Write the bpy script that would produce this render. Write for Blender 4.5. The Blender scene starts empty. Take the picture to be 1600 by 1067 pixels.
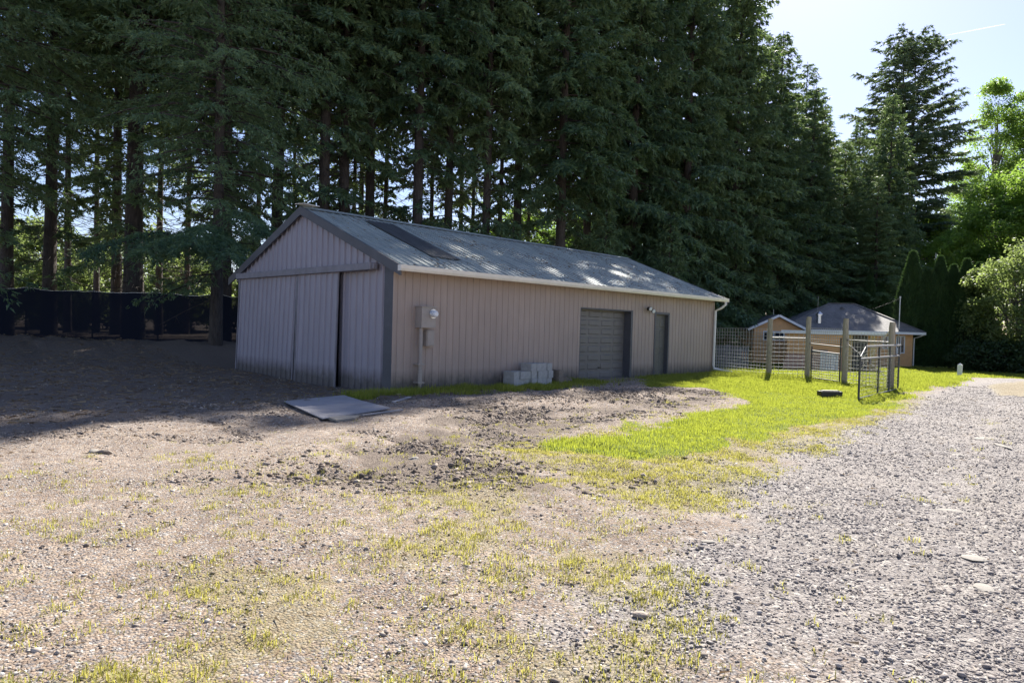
import bpy, bmesh, math, random
import numpy as np
from mathutils import Vector, Matrix
rad=math.radians
random.seed(7); RNG=np.random.default_rng(11)
S=bpy.context.scene; COL=S.collection

# ---------------------------------------------------------------- camera
cam_d=bpy.data.cameras.new("camera"); cam=bpy.data.objects.new("camera",cam_d); COL.objects.link(cam)
S.camera=cam
cam_d.sensor_width=36.0; cam_d.lens=1051/1600*36; cam_d.clip_start=0.05; cam_d.clip_end=6000
cR=Vector((0.70702,-0.70668,0.0285)); cF=Vector((0.70706,0.70684,-0.0210))
cF.normalize(); cR=(cR-cF*cR.dot(cF)).normalized(); cU=cR.cross(cF)
M=Matrix((cR,cU,-cF)).transposed().to_4x4(); M.translation=Vector((0,0,1.45)); cam.matrix_world=M

# ---------------------------------------------------------------- light
SUN_AZ=23.0; SUN_EL=41.0      # math angle from +X towards +Y, elevation
W=bpy.data.worlds.new("World"); S.world=W; W.use_nodes=True
nt=W.node_tree; nt.nodes.clear()
sky=nt.nodes.new('ShaderNodeTexSky'); sky.sky_type='NISHITA'; sky.sun_disc=False
sky.sun_elevation=rad(SUN_EL); sky.sun_rotation=rad(90-SUN_AZ)
sky.altitude=100; sky.air_density=1.0; sky.dust_density=0.45; sky.ozone_density=4.0
bg=nt.nodes.new('ShaderNodeBackground'); bg.inputs['Strength'].default_value=0.068
wo=nt.nodes.new('ShaderNodeOutputWorld')
tint=nt.nodes.new('ShaderNodeMix'); tint.data_type='RGBA'; tint.blend_type='MULTIPLY'; tint.inputs[0].default_value=1
tint.inputs[7].default_value=(1.10,0.955,0.99,1); nt.links.new(sky.outputs[0],tint.inputs[6]); nt.links.new(tint.outputs[2],bg.inputs[0]); nt.links.new(bg.outputs[0],wo.inputs[0])
sd=bpy.data.lights.new("sun",'SUN'); sd.energy=4.9; sd.angle=rad(0.53); sd.color=(1.0,0.955,0.88)
sun=bpy.data.objects.new("sun",sd); COL.objects.link(sun)
sdir=Vector((math.cos(rad(SUN_AZ))*math.cos(rad(SUN_EL)),math.sin(rad(SUN_AZ))*math.cos(rad(SUN_EL)),math.sin(rad(SUN_EL))))
sun.rotation_euler=sdir.to_track_quat('Z','Y').to_euler(); sun.location=(0,0,60)
S.view_settings.view_transform='Standard'; S.view_settings.look='None'; S.view_settings.gamma=1
S.view_settings.use_curve_mapping=False; S.view_settings.exposure=1.45
S.render.engine='CYCLES'
S.cycles.max_bounces=6; S.cycles.transparent_max_bounces=16

# ---------------------------------------------------------------- helpers
def tag(o,label=None,cat=None,group=None,kind=None):
    if label: o["label"]=label
    if cat: o["category"]=cat
    if group: o["group"]=group
    if kind: o["kind"]=kind
    return o
def empty(name,loc=(0,0,0),rz=0):
    o=bpy.data.objects.new(name,None); COL.objects.link(o); o.location=loc; o.rotation_euler=(0,0,rz)
    o.empty_display_size=.2; return o
def link_mesh(name,me,mat,parent=None):
    o=bpy.data.objects.new(name,me); COL.objects.link(o)
    if mat: me.materials.append(mat)
    if parent: o.parent=parent
    return o
def np_mesh(name,V,F,smooth=False):
    """V (n,3), F (m,k) equal-size faces"""
    me=bpy.data.meshes.new(name); V=np.asarray(V,np.float32); F=np.asarray(F,np.int32)
    m,k=F.shape
    me.vertices.add(len(V)); me.vertices.foreach_set('co',V.ravel())
    me.loops.add(m*k); me.loops.foreach_set('vertex_index',F.ravel())
    me.polygons.add(m); me.polygons.foreach_set('loop_start',np.arange(0,m*k,k,dtype=np.int32))
    me.polygons.foreach_set('loop_total',np.full(m,k,np.int32))
    me.update(calc_edges=True)
    if smooth: me.polygons.foreach_set('use_smooth',np.ones(m,bool))
    return me
class MB:
    def __init__(s): s.v=[]; s.f=[]
    def add(s,vs,fs):
        b=len(s.v); s.v+= [tuple(v) for v in vs]; s.f+= [tuple(i+b for i in f) for f in fs]; return s
    def box(s,a,b):
        (x0,y0,z0),(x1,y1,z1)=a,b
        x0,x1=min(x0,x1),max(x0,x1); y0,y1=min(y0,y1),max(y0,y1); z0,z1=min(z0,z1),max(z0,z1)
        vs=[(x0,y0,z0),(x1,y0,z0),(x1,y1,z0),(x0,y1,z0),(x0,y0,z1),(x1,y0,z1),(x1,y1,z1),(x0,y1,z1)]
        return s.add(vs,[(0,3,2,1),(4,5,6,7),(0,1,5,4),(1,2,6,5),(2,3,7,6),(3,0,4,7)])
    def bar(s,p,q,w,h=None,up=(0,0,1),roll=0):
        """rectangular bar from p to q, w across, h along up"""
        h=h or w; p=Vector(p); q=Vector(q); d=(q-p).normalized(); u=Vector(up)
        if abs(d.dot(u))>.98: u=Vector((1,0,0))
        a=d.cross(u).normalized(); c=a.cross(d)
        vs=[]
        for o in (p,q):
            for i,j in ((-1,-1),(1,-1),(1,1),(-1,1)): vs.append(o+a*i*w/2+c*j*h/2)
        return s.add(vs,[(0,3,2,1),(4,5,6,7),(0,1,5,4),(1,2,6,5),(2,3,7,6),(3,0,4,7)])
    def tube(s,pts,r,n=8,caps=True):
        pts=[Vector(p) for p in pts]; rs=r if hasattr(r,'__len__') else [r]*len(pts)
        rings=[]; vs=[]
        prev=None
        for i,p in enumerate(pts):
            d=(pts[min(i+1,len(pts)-1)]-pts[max(i-1,0)]).normalized()
            if prev is None:
                u=Vector((0,0,1)) if abs(d.z)<.9 else Vector((1,0,0)); a=d.cross(u).normalized()
            else: a=(prev-d*prev.dot(d)).normalized()
            prev=a; c=d.cross(a)
            for k in range(n):
                t=2*math.pi*k/n; vs.append(p+(a*math.cos(t)+c*math.sin(t))*rs[i])
        fs=[]
        for i in range(len(pts)-1):
            for k in range(n):
                k2=(k+1)%n; fs.append((i*n+k,i*n+k2,(i+1)*n+k2,(i+1)*n+k))
        if caps: fs.append(tuple(range(n))[::-1]); fs.append(tuple((len(pts)-1)*n+k for k in range(n)))
        return s.add(vs,fs)
    def build(s,name,mat,parent=None,bevel=0,smooth=False):
        me=bpy.data.meshes.new(name); me.from_pydata(s.v,[],s.f); me.update()
        bm=bmesh.new(); bm.from_mesh(me)
        bmesh.ops.recalc_face_normals(bm,faces=bm.faces)
        if bevel: bmesh.ops.bevel(bm,geom=list(bm.edges),offset=bevel,segments=1,affect='EDGES')
        bm.to_mesh(me); bm.free()
        if smooth:
            for p in me.polygons: p.use_smooth=True
        return link_mesh(name,me,mat,parent)
def dup(root,loc,rz,scale=(1,1,1)):
    r=root.copy(); COL.objects.link(r); r.location=loc; r.rotation_euler=(0,0,rz); r.scale=scale
    for ch in list(root.children):
        c=ch.copy(); COL.objects.link(c); c.parent=r
        for g_ in list(ch.children):
            d=g_.copy(); COL.objects.link(d); d.parent=c
    return r
# smooth value noise
_T=np.random.default_rng(3).random((256,256))
def vn(x,y,s,off=0):
    x=np.asarray(x,float)*s+off*17.3+100; y=np.asarray(y,float)*s+off*9.1+100
    xi=np.floor(x).astype(int); yi=np.floor(y).astype(int); fx=x-xi; fy=y-yi
    fx=fx*fx*(3-2*fx); fy=fy*fy*(3-2*fy)
    a=_T[xi%256,yi%256]; b=_T[(xi+1)%256,yi%256]; c=_T[xi%256,(yi+1)%256]; d=_T[(xi+1)%256,(yi+1)%256]
    return (a*(1-fx)+b*fx)*(1-fy)+(c*(1-fx)+d*fx)*fy
def fbm(x,y,s,off=0,o=4):
    t=0; a=1; n=0
    for i in range(o): t=t+a*vn(x,y,s*2**i,off+i); n+=a; a*=.5
    return t/n
def ss(a,b,x): t=np.clip((x-a)/(b-a),0,1); return t*t*(3-2*t)
def poly_sd(P,x,y):
    """signed distance, positive inside"""
    x=np.asarray(x,float); y=np.asarray(y,float); d=np.full(x.shape,1e9); ins=np.zeros(x.shape,bool)
    n=len(P)
    for i in range(n):
        ax,ay=P[i]; bx,by=P[(i+1)%n]; ex,ey=bx-ax,by-ay; L=ex*ex+ey*ey
        t=np.clip(((x-ax)*ex+(y-ay)*ey)/L,0,1); d=np.minimum(d,np.hypot(x-ax-t*ex,y-ay-t*ey))
        c=((ay>y)!=(by>y))&(x<(bx-ax)*(y-ay)/((by-ay) if by!=ay else 1e-9)+ax); ins^=c
    return np.where(ins,d,-d)
POLY_GRAVEL=[(1,-30),(1.2,-1),(2.3,1.1),(3.2,1.7),(4.0,2.2),(5.2,2.9),(6.5,3.3),(8.4,3.7),(10.9,3.9),(14.9,4.2),(20.4,4.9),(30.6,5.6),(36,5.2),(41,4.2),(60,-1),(60,-6),(34,-3),(24,-6),(12,-30)]
POLY_MED=[(22,3.5),(27.1,4.5),(31.5,4.2),(29,3.5),(23.2,3.0)]
POLY_LAWN=[(6.3,5.5),(8.2,6.0),(9.9,5.9),(12.9,6.4),(15.1,7.3),(16.3,8.5),(15.9,9.4),(15.5,10.3),(17.4,11.2),(18.6,12.4),(24,12.4),(24,17),(26,24),(90,60),(90,5),(43.5,5.4),(32,5.9),(21.6,5.2),(14.8,4.45),(11.8,4.3),(9.6,4.2),(7.9,4.3),(6.6,4.6)]
POLY_YEL=[(5.7,5.9),(6.4,5.5),(15,4.7),(21,5.3),(21,4.9),(14.9,3.9),(8.4,3.5),(6.2,3.0),(5.3,2.6),(4.6,2.9),(5.2,4.0)]
POLY_STRIP=[(6.9,10.9),(8.3,11.0),(10.7,10.75),(13.0,10.9),(14.9,11.2),(15.6,12.5),(7.4,12.5)]
POLY_CLOD=[(2.2,6.3),(2.3,5.2),(4.2,4.3),(5.0,3.9),(6.1,4.6),(6.2,5.9),(8.8,6.1),(12.8,6.5),(15,7.4),(16.1,8.6),(15.6,9.6),(12,10.6),(8,9.8),(6.3,8.2)]
POLY_MAT=[(5.6,11.6),(7.2,11.9),(6.8,9.3),(5.0,9.0)]
SHED=(8.52,12.2,22.6,20.3)
def rut(x,y):
    wob=.18*(vn(x,y,.8,95)-.5)
    r=np.hypot(x-11.2,y-8.6)+wob; a=np.exp(-((r-6.1)/.13)**2)+np.exp(-((r-7.5)/.13)**2)
    r2=np.hypot(x+4.5,y-1.5)+wob; a=a+.8*np.exp(-((r2-10.4)/.14)**2)+.8*np.exp(-((r2-11.8)/.14)**2)
    r3=y-(6.9+.10*(x-4))+wob*1.5; a=a+.8*np.exp(-(r3/.14)**2)*ss(2,4,x)*ss(13,10,x)
    return a.clip(0,1)*(ss(1.5,3,y)*ss(16,13,y)*ss(13.5,10,x)*ss(-1,1,x))*ss(.25,.6,vn(x,y,1.1,96))
def ground_h(x,y):
    x=np.asarray(x,float); y=np.asarray(y,float)
    dep=(x+y)*.707; lat=(x-y)*.707
    z=0.45*ss(20,29,dep)*ss(-3,-11,lat)
    z=z-0.45*ss(26,34,dep)*ss(2,8,lat)
    z=z-0.09*np.exp(-(((x-7.6)/2.2)**2+((y-15.2)/3.0)**2))
    # heap of soil below the screen fence
    z=z+(.35*fbm(x,y,.9,5)+.12*fbm(x,y,3.5,6)+.02)*np.exp(-((dep-25.4)/1.6)**2)*ss(-6.5,-9.5,lat)
    rough=0.030+0.09*ss(.2,1.2,poly_sd(POLY_CLOD,x,y))
    n=-.035*rut(x,y)*(.6+.8*vn(x,y,9,98))+(fbm(x,y,2.2,7)-.5)*.10*ss(10,13,y+.3*x)+(fbm(x,y,1.1,1)-.5)*.10+(fbm(x,y,5.0,2,3)-.5)*rough*1.3
    fl=ss(0.1,1.2,-poly_sd([(8.5,12.2),(22.6,12.2),(22.6,20.3),(8.5,20.3)],x,y))
    # wheel ruts across the dirt
    n=n-0.05*np.exp(-((y-7.6-.12*(x-6)+.4*np.sin(x*.4))/.22)**2)*ss(3,5,x)*ss(14,11,x)
    return z+n*(.3+.7*fl)*ss(400,60,np.hypot(x,y))-0.02

# ---------------------------------------------------------------- materials
def mat_base(name):
    m=bpy.data.materials.new(name); m.use_nodes=True; t=m.node_tree
    return m,t,t.nodes['Principled BSDF']
def N(t,kind,**kw):
    n=t.nodes.new(kind)
    for k,v in kw.items():
        if k in n.inputs.keys() : n.inputs[k].default_value=v
        else: setattr(n,k,v)
    return n
def coords(t,scale=(1,1,1),obj=True):
    tc=N(t,'ShaderNodeTexCoord'); mp=N(t,'ShaderNodeMapping'); mp.inputs['Scale'].default_value=scale
    t.links.new(tc.outputs['Object' if obj else 'Generated'],mp.inputs[0]); return mp.outputs[0]
def noise(t,vec,scale,detail=4,rough=.55):
    n=N(t,'ShaderNodeTexNoise'); n.inputs['Scale'].default_value=scale; n.inputs['Detail'].default_value=detail
    n.inputs['Roughness'].default_value=rough; t.links.new(vec,n.inputs['Vector']); return n.outputs['Fac']
def ramp(t,fac,stops):
    r=N(t,'ShaderNodeValToRGB'); e=r.color_ramp.elements
    while len(e)<len(stops): e.new(.5)
    for i,(p,c) in enumerate(stops): e[i].position=p; e[i].color=(*c,1) if len(c)==3 else c
    t.links.new(fac,r.inputs[0]); return r.outputs[0]
def mix(t,fac,a,b,mode='MIX'):
    n=N(t,'ShaderNodeMix',data_type='RGBA',blend_type=mode)
    for s_,v in ((0,fac),(6,a),(7,b)):
        if isinstance(v,(int,float)): n.inputs[s_].default_value=v
        elif isinstance(v,tuple): n.inputs[s_].default_value=(*v,1) if len(v)==3 else v
        else: t.links.new(v,n.inputs[s_])
    return n.outputs[2]
def bump(t,bs,h,strength=.4,dist=.02,prev=None):
    b=N(t,'ShaderNodeBump'); b.inputs['Strength'].default_value=strength; b.inputs['Distance'].default_value=dist
    t.links.new(h,b.inputs['Height'])
    if prev: t.links.new(prev,b.inputs['Normal'])
    if bs: t.links.new(b.outputs[0],bs.inputs['Normal'])
    return b.outputs[0]
def simple(name,c,rough=.6,var=.15,scale=6,metal=0,stretch=(1,1,1),bmp=.1,spec=.5,dirt=None,dirt_amt=.5):
    m,t,b=mat_base(name); v=coords(t,stretch)
    f=noise(t,v,scale,6,.6)
    lo=tuple(x*(1-var) for x in c); hi=tuple(min(1,x*(1+var)) for x in c)
    col=ramp(t,f,[(.25,lo),(.75,hi)])
    if dirt:
        f3=noise(t,coords(t,(1,1,1)),1.7,7,.7); k=ramp(t,f3,[(.48,(0,0,0)),(.72,(dirt_amt,)*3)])
        col=mix(t,k,col,dirt)
    t.links.new(col,b.inputs['Base Color']); b.inputs['Roughness'].default_value=rough; b.inputs['Metallic'].default_value=metal
    b.inputs['Specular IOR Level'].default_value=spec
    if bmp: bump(t,b,noise(t,v,scale*6,3),bmp,.01)
    return m
def leaf_mat(name,dark,light,trans,tw=.35,rough=.55,nscale=.6):
    """diffuse + translucent foliage with clumps of two natural leaf tones and per tree variation"""
    m=bpy.data.materials.new(name); m.use_nodes=True; t=m.node_tree; t.nodes.clear()
    out=N(t,'ShaderNodeOutputMaterial'); v=coords(t)
    f=noise(t,v,nscale,3); g=N(t,'ShaderNodeNewGeometry'); oi=N(t,'ShaderNodeObjectInfo')
    ad=N(t,'ShaderNodeMath',operation='ADD'); t.links.new(f,ad.inputs[0])
    mu=N(t,'ShaderNodeMath',operation='MULTIPLY_ADD'); t.links.new(g.outputs['Random Per Island'],mu.inputs[0]); mu.inputs[1].default_value=.5; mu.inputs[2].default_value=-.25
    t.links.new(mu.outputs[0],ad.inputs[1])
    a2=N(t,'ShaderNodeMath',operation='MULTIPLY_ADD'); t.links.new(oi.outputs['Random'],a2.inputs[0]); a2.inputs[1].default_value=.3; t.links.new(ad.outputs[0],a2.inputs[2])
    c=ramp(t,a2.outputs[0],[(.35,dark),(.95,light)])
    d=N(t,'ShaderNodeBsdfPrincipled'); t.links.new(c,d.inputs['Base Color']); d.inputs['Roughness'].default_value=rough
    d.inputs['Specular IOR Level'].default_value=.35
    tr=N(t,'ShaderNodeBsdfTranslucent'); cc=mix(t,.75,c,trans); t.links.new(cc,tr.inputs[0])
    ms=N(t,'ShaderNodeMixShader'); ms.inputs[0].default_value=tw
    t.links.new(d.outputs[0],ms.inputs[1]); t.links.new(tr.outputs[0],ms.inputs[2]); t.links.new(ms.outputs[0],out.inputs[0])
    return m
MT={}
MT['fir']=leaf_mat('fir_needles',(.048,.10,.062),(.18,.26,.12),(.24,.34,.08),.32)
MT['fir_far']=leaf_mat('far_fir_needles',(.045,.085,.06),(.13,.185,.10),(.18,.26,.07),.32)
MT['leaf']=leaf_mat('backlit_leaves',(.08,.14,.035),(.15,.23,.06),(.38,.58,.08),.55,nscale=.9)
MT['leaf_pale']=leaf_mat('pale_leaves',(.09,.13,.05),(.17,.22,.09),(.36,.46,.12),.5,nscale=1.1)
MT['leaf_dark']=leaf_mat('dark_leaves',(.03,.055,.025),(.06,.10,.035),(.12,.2,.04),.35)
MT['thuja']=leaf_mat('arborvitae_scales',(.035,.075,.028),(.07,.125,.04),(.10,.18,.04),.2)
MT['grass']=leaf_mat('lawn_blades',(.07,.125,.016),(.34,.335,.07),(.50,.56,.06),.48,nscale=3.2)
MT['grass_dry']=leaf_mat('yellowing_blades',(.22,.23,.05),(.42,.37,.11),(.62,.58,.12),.45,nscale=1.5)
MT['litter']=leaf_mat('dry_litter',(.14,.085,.05),(.36,.27,.16),(.3,.2,.1),.15,nscale=3)
def bark(name,c1,c2):
    m,t,b=mat_base(name); v=coords(t,(6,6,1.1)); f=noise(t,v,3.0,6,.65)
    t.links.new(ramp(t,f,[(.3,c1),(.7,c2)]),b.inputs['Base Color']); b.inputs['Roughness'].default_value=.9
    bump(t,b,f,.8,.06); return m
MT['bark']=bark('fir_bark',(.035,.028,.024),(.11,.09,.075))
MT['bark_pale']=bark('pale_bark',(.10,.09,.08),(.26,.24,.21))
MT['thuja_bark']=MT['bark']

# ground material -------------------------------------------------
def ground_mat():
    m,t,b=mat_base('ground_surface'); v=coords(t)
    def attr(n):
        a=N(t,'ShaderNodeAttribute',attribute_name=n); return a.outputs['Fac']
    def vor(scale,feature='F1'):
        n=N(t,'ShaderNodeTexVoronoi',feature=feature); n.inputs['Scale'].default_value=scale; t.links.new(v,n.inputs['Vector']); return n
    big=noise(t,v,.8,5,.6); mid=noise(t,v,6,6,.7); fine=noise(t,v,55,5,.7)
    dirt=ramp(t,mid,[(.30,(.20,.15,.118)),(.5,(.345,.27,.212)),(.72,(.50,.42,.335))])
    dirt=mix(t,ramp(t,big,[(.4,(0,0,0)),(.65,(.6,)*3)]),dirt,(.22,.168,.132))
    dirt=mix(t,.55,dirt,ramp(t,fine,[(.3,(.25,.22,.19)),(.7,(.8,.78,.75))]),'SOFT_LIGHT')
    pv=vor(70); ps=N(t,'ShaderNodeSeparateColor'); t.links.new(pv.outputs['Color'],ps.inputs[0])
    peb=ramp(t,ps.outputs[0],[(.0,(.12,.10,.095)),(.5,(.27,.24,.22)),(.85,(.38,.35,.32)),(1,(.60,.57,.52))])
    pk=N(t,'ShaderNodeMath',operation='GREATER_THAN'); t.links.new(ps.outputs[1],pk.inputs[0]); pk.inputs[1].default_value=.62
    dirt=mix(t,pk.outputs[0],dirt,peb)
    gv=vor(42); gs=N(t,'ShaderNodeSeparateColor'); t.links.new(gv.outputs['Color'],gs.inputs[0])
    gc=ramp(t,gs.outputs[0],[(.0,(.18,.16,.15)),(.45,(.27,.24,.225)),(.8,(.35,.32,.295)),(1,(.50,.46,.41))])
    gm=mix(t,ramp(t,noise(t,v,.7,5,.6),[(.45,(0,0,0)),(.75,(.75,)*3)]),gc,(.36,.32,.28))
    gfac=N(t,'ShaderNodeMath',operation='MULTIPLY_ADD'); t.links.new(fine,gfac.inputs[0]); gfac.inputs[1].default_value=.8
    t.links.new(attr('gravel'),gfac.inputs[2])
    gk=ramp(t,gfac.outputs[0],[(.62,(0,0,0)),(1.0,(1,1,1))])
    col=mix(t,gk,dirt,gm)
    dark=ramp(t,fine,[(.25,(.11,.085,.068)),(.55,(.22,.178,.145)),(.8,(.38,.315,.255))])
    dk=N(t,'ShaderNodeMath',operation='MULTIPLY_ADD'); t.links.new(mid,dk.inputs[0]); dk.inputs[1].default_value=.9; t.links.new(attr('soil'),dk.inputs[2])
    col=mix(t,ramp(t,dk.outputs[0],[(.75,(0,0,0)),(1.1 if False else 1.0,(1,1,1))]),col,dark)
    yel=ramp(t,noise(t,v,16,5,.7),[(.3,(.20,.17,.08)),(.7,(.42,.35,.20))])
    wk=N(t,'ShaderNodeMath',operation='MULTIPLY_ADD'); t.links.new(noise(t,v,26,6,.8),wk.inputs[0]); wk.inputs[1].default_value=1.1; t.links.new(attr('weed'),wk.inputs[2])
    col=mix(t,ramp(t,wk.outputs[0],[(.85,(0,0,0)),(1.15 if False else 1.0,(.5,.5,.5))]),col,yel)
    grn=ramp(t,noise(t,v,12,6,.7),[(.3,(.07,.09,.016)),(.5,(.14,.18,.022)),(.75,(.27,.30,.05))])
    lk=N(t,'ShaderNodeMath',operation='MULTIPLY_ADD'); t.links.new(noise(t,v,5,5,.75),lk.inputs[0]); lk.inputs[1].default_value=.7; t.links.new(attr('lawn'),lk.inputs[2])
    col=mix(t,ramp(t,lk.outputs[0],[(.75,(0,0,0)),(1.0,(1,1,1))]),col,grn)
    t.links.new(col,b.inputs['Base Color']); b.inputs['Roughness'].default_value=.95; b.inputs['Specular IOR Level'].default_value=.15
    n1=bump(t,None,mid,.7,.05); n2=bump(t,None,fine,.8,.02,n1)
    hm=mix(t,gk,pv.outputs['Distance'],gv.outputs['Distance'])
    inv=N(t,'ShaderNodeInvert'); t.links.new(hm,inv.inputs['Color'])
    bump(t,b,inv.outputs[0],.9,.014,n2)
    return m
MT['ground']=ground_mat()
MT['stone']=None
def stone_mat(name,stops,rough=.85):
    m,t,b=mat_base(name); g=N(t,'ShaderNodeNewGeometry'); f=noise(t,coords(t),60,4)
    c=ramp(t,g.outputs['Random Per Island'],stops); c=mix(t,.5,c,ramp(t,f,[(.3,(.3,)*3),(.7,(.75,)*3)]),'SOFT_LIGHT')
    t.links.new(c,b.inputs['Base Color']); b.inputs['Roughness'].default_value=rough; b.inputs['Specular IOR Level'].default_value=.25; return m
MT['stone']=stone_mat('gravel_stones',[(0,(.19,.163,.15)),(.5,(.27,.238,.218)),(.85,(.32,.288,.265)),(1,(.44,.40,.36))])
MT['clod']=stone_mat('soil_clods',[(0,(.10,.078,.062)),(.5,(.20,.16,.13)),(1,(.36,.30,.245))],.95)
MT['pebble']=stone_mat('dirt_pebbles',[(0,(.15,.12,.10)),(.6,(.34,.29,.24)),(1,(.58,.52,.45))],.95)

# building materials
def metal_wall(name,c,dirty=(.09,.08,.07),rough=.5,ztop=2.7,dirt_h=.5):
    m,t,b=mat_base(name); v=coords(t,(5,5,.5)); f=noise(t,v,2,6,.6); f2=noise(t,coords(t),1.1,5,.6)
    col=ramp(t,f,[(.25,tuple(x*.86 for x in c)),(.75,tuple(x*1.1 for x in c))])
    col=mix(t,ramp(t,f2,[(.45,(0,0,0)),(.8,(.35,)*3)]),col,tuple(x*.72 for x in c))
    tcs=N(t,'ShaderNodeTexCoord'); sxx=N(t,'ShaderNodeSeparateXYZ'); t.links.new(tcs.outputs['Object'],sxx.inputs[0])
    ads=N(t,'ShaderNodeMath',operation='ADD'); t.links.new(sxx.outputs[0],ads.inputs[0]); t.links.new(sxx.outputs[1],ads.inputs[1])
    fl_=N(t,'ShaderNodeMath',operation='MULTIPLY'); t.links.new(ads.outputs[0],fl_.inputs[0]); fl_.inputs[1].default_value=1/.9
    fr_=N(t,'ShaderNodeMath',operation='FLOOR'); t.links.new(fl_.outputs[0],fr_.inputs[0]); wn=N(t,'ShaderNodeTexWhiteNoise',noise_dimensions='1D'); t.links.new(fr_.outputs[0],wn.inputs['W'])
    col=mix(t,ramp(t,wn.outputs['Value'],[(0,(0,0,0)),(1,(.3,.3,.3))]),col,tuple(x*.78 for x in c))
    # splashed mud and dust near the ground: geometry of its own, ragged edge
    sx=N(t,'ShaderNodeSeparateXYZ'); tc=N(t,'ShaderNodeTexCoord'); t.links.new(tc.outputs['Object'],sx.inputs[0])
    k=N(t,'ShaderNodeMapRange'); k.inputs[1].default_value=dirt_h; k.inputs[2].default_value=0; t.links.new(sx.outputs[2],k.inputs[0])
    mu=N(t,'ShaderNodeMath',operation='MULTIPLY'); t.links.new(k.outputs[0],mu.inputs[0]); t.links.new(noise(t,coords(t,(1.5,1.5,.8)),4,6,.7),mu.inputs[1])
    col=mix(t,ramp(t,mu.outputs[0],[(.06,(0,0,0)),(.40,(.85,)*3)]),col,dirty)
    t.links.new(col,b.inputs['Base Color']); b.inputs['Roughness'].default_value=rough; b.inputs['Specular IOR Level'].default_value=.4
    bump(t,b,noise(t,coords(t),2.2,2),.25,.03); return m
MT['wall_tan']=metal_wall('tan_painted_siding',(.41,.32,.27))
MT['gable_grey']=metal_wall('mauve_grey_metal_siding',(.36,.33,.365),rough=.38)
MT['trim_dark']=simple('dark_grey_trim',(.085,.085,.095),.5,.15,4)
MT['trim_wall']=simple('grey_track_cover',(.23,.215,.235),.5,.2,4,dirt=(.12,.10,.09))
MT['gdoor']=simple('grey_door_paint',(.165,.152,.142),.45,.1,5,stretch=(1,1,.4),dirt=(.12,.11,.09))
MT['pdoor']=simple('green_grey_door_paint',(.135,.128,.112),.5,.15,5)
MT['white']=simple('white_painted_metal',(.78,.76,.72),.4,.06,5,bmp=.05)
MT['gutter']=simple('cream_gutter_paint',(.82,.76,.66),.4,.08,5,bmp=.05)
MT['box']=simple('painted_meter_box',(.36,.31,.27),.5,.1,6)
MT['black']=simple('black_plastic',(.02,.02,.022),.4,.2,8)
MT['lens']=simple('lamp_glass',(.75,.76,.78),.12,.05,4,bmp=0)
MT['chrome']=simple('meter_metal',(.62,.62,.63),.25,.1,10,metal=.8,bmp=0)
MT['concrete']=simple('grey_concrete',(.40,.39,.37),.9,.25,9,bmp=.5,dirt=(.22,.20,.17))
MT['concrete_brown']=simple('brown_stained_concrete',(.22,.18,.145),.9,.3,9,bmp=.5)
MT['plywood']=simple('weathered_plywood',(.33,.31,.31),.85,.2,3,stretch=(1,6,1),dirt=(.20,.18,.17))
MT['post']=simple('weathered_post_wood',(.36,.31,.22),.85,.3,8,stretch=(5,5,.7),bmp=.5)
MT['wire']=simple('galvanised_wire',(.55,.54,.50),.4,.1,6,metal=.6,bmp=0)
MT['gate']=simple('dark_gate_pipe',(.06,.062,.06),.5,.3,6,metal=.2)
MT['gate_rail']=simple('sun_tinted_rail_pipe',(.20,.19,.17),.55,.2,6,metal=.1)  # paler than the gate frame: sunlight on the rail tops put into the colour
MT['picket']=simple('grey_fence_boards',(.20,.20,.20),.85,.3,6,stretch=(8,8,1))
MT['house']=simple('tan_lap_siding',(.80,.44,.19),.7,.1,4,dirt=(.60,.36,.19))
MT['house_low']=simple('brownish_pink_panel',(.56,.33,.24),.8,.15,4)
MT['yellow']=simple('ochre_painted_post',(.60,.42,.18),.7,.1,5)
MT['winframe']=simple('white_window_frame',(.8,.8,.8),.4,.04,5,bmp=0)
MT['glass']=simple('dark_window_glass',(.02,.03,.045),.06,.2,2,bmp=0,spec=.8)
MT['ashphalt']=None
def roof_mat():
    m,t,b=mat_base('galvanised_roof_sheet'); v=coords(t,(2.2,.22,.22)); f=noise(t,v,4,7,.65); f2=noise(t,coords(t,(1,1,1)),.5,5,.6)
    f3=noise(t,coords(t,(5,.5,.5)),5,5,.7)
    col=ramp(t,f,[(.30,(.20,.22,.205)),(.5,(.34,.37,.33)),(.75,(.44,.465,.42))])
    col=mix(t,ramp(t,f2,[(.5,(0,0,0)),(.8,(.5,)*3)]),col,(.22,.24,.23))
    col=mix(t,ramp(t,f3,[(.60,(0,0,0)),(.72,(.75,)*3)]),col,(.10,.10,.095))
    t.links.new(col,b.inputs['Base Color']); b.inputs['Metallic'].default_value=.12
    t.links.new(ramp(t,f,[(.3,(.55,)*3),(.7,(.38,)*3)]),b.inputs['Roughness'])
    bump(t,b,f,.15,.01); return m
MT['roof']=roof_mat()
MT['skylight']=simple('dark_mossy_roof_sheet',(.055,.06,.062),.5,.5,3,stretch=(3,.5,.5),dirt=(.12,.12,.11))
def shingle():
    m,t,b=mat_base('asphalt_shingles'); v=coords(t); br=N(t,'ShaderNodeTexBrick'); t.links.new(coords(t,(1,1,1)),br.inputs['Vector'])
    br.inputs['Scale'].default_value=4; br.inputs['Color1'].default_value=(.19,.18,.17,1); br.inputs['Color2'].default_value=(.27,.25,.235,1); br.inputs['Mortar'].default_value=(.07,.07,.08,1)
    c=mix(t,.6,br.outputs['Color'],ramp(t,noise(t,v,1.5,6,.6),[(.3,(.3,)*3),(.7,(.7,)*3)]),'OVERLAY')
    t.links.new(c,b.inputs['Base Color']); b.inputs['Roughness'].default_value=.75; bump(t,b,noise(t,v,30,3),.4,.02); return m
MT['shingle']=shingle()
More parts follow.
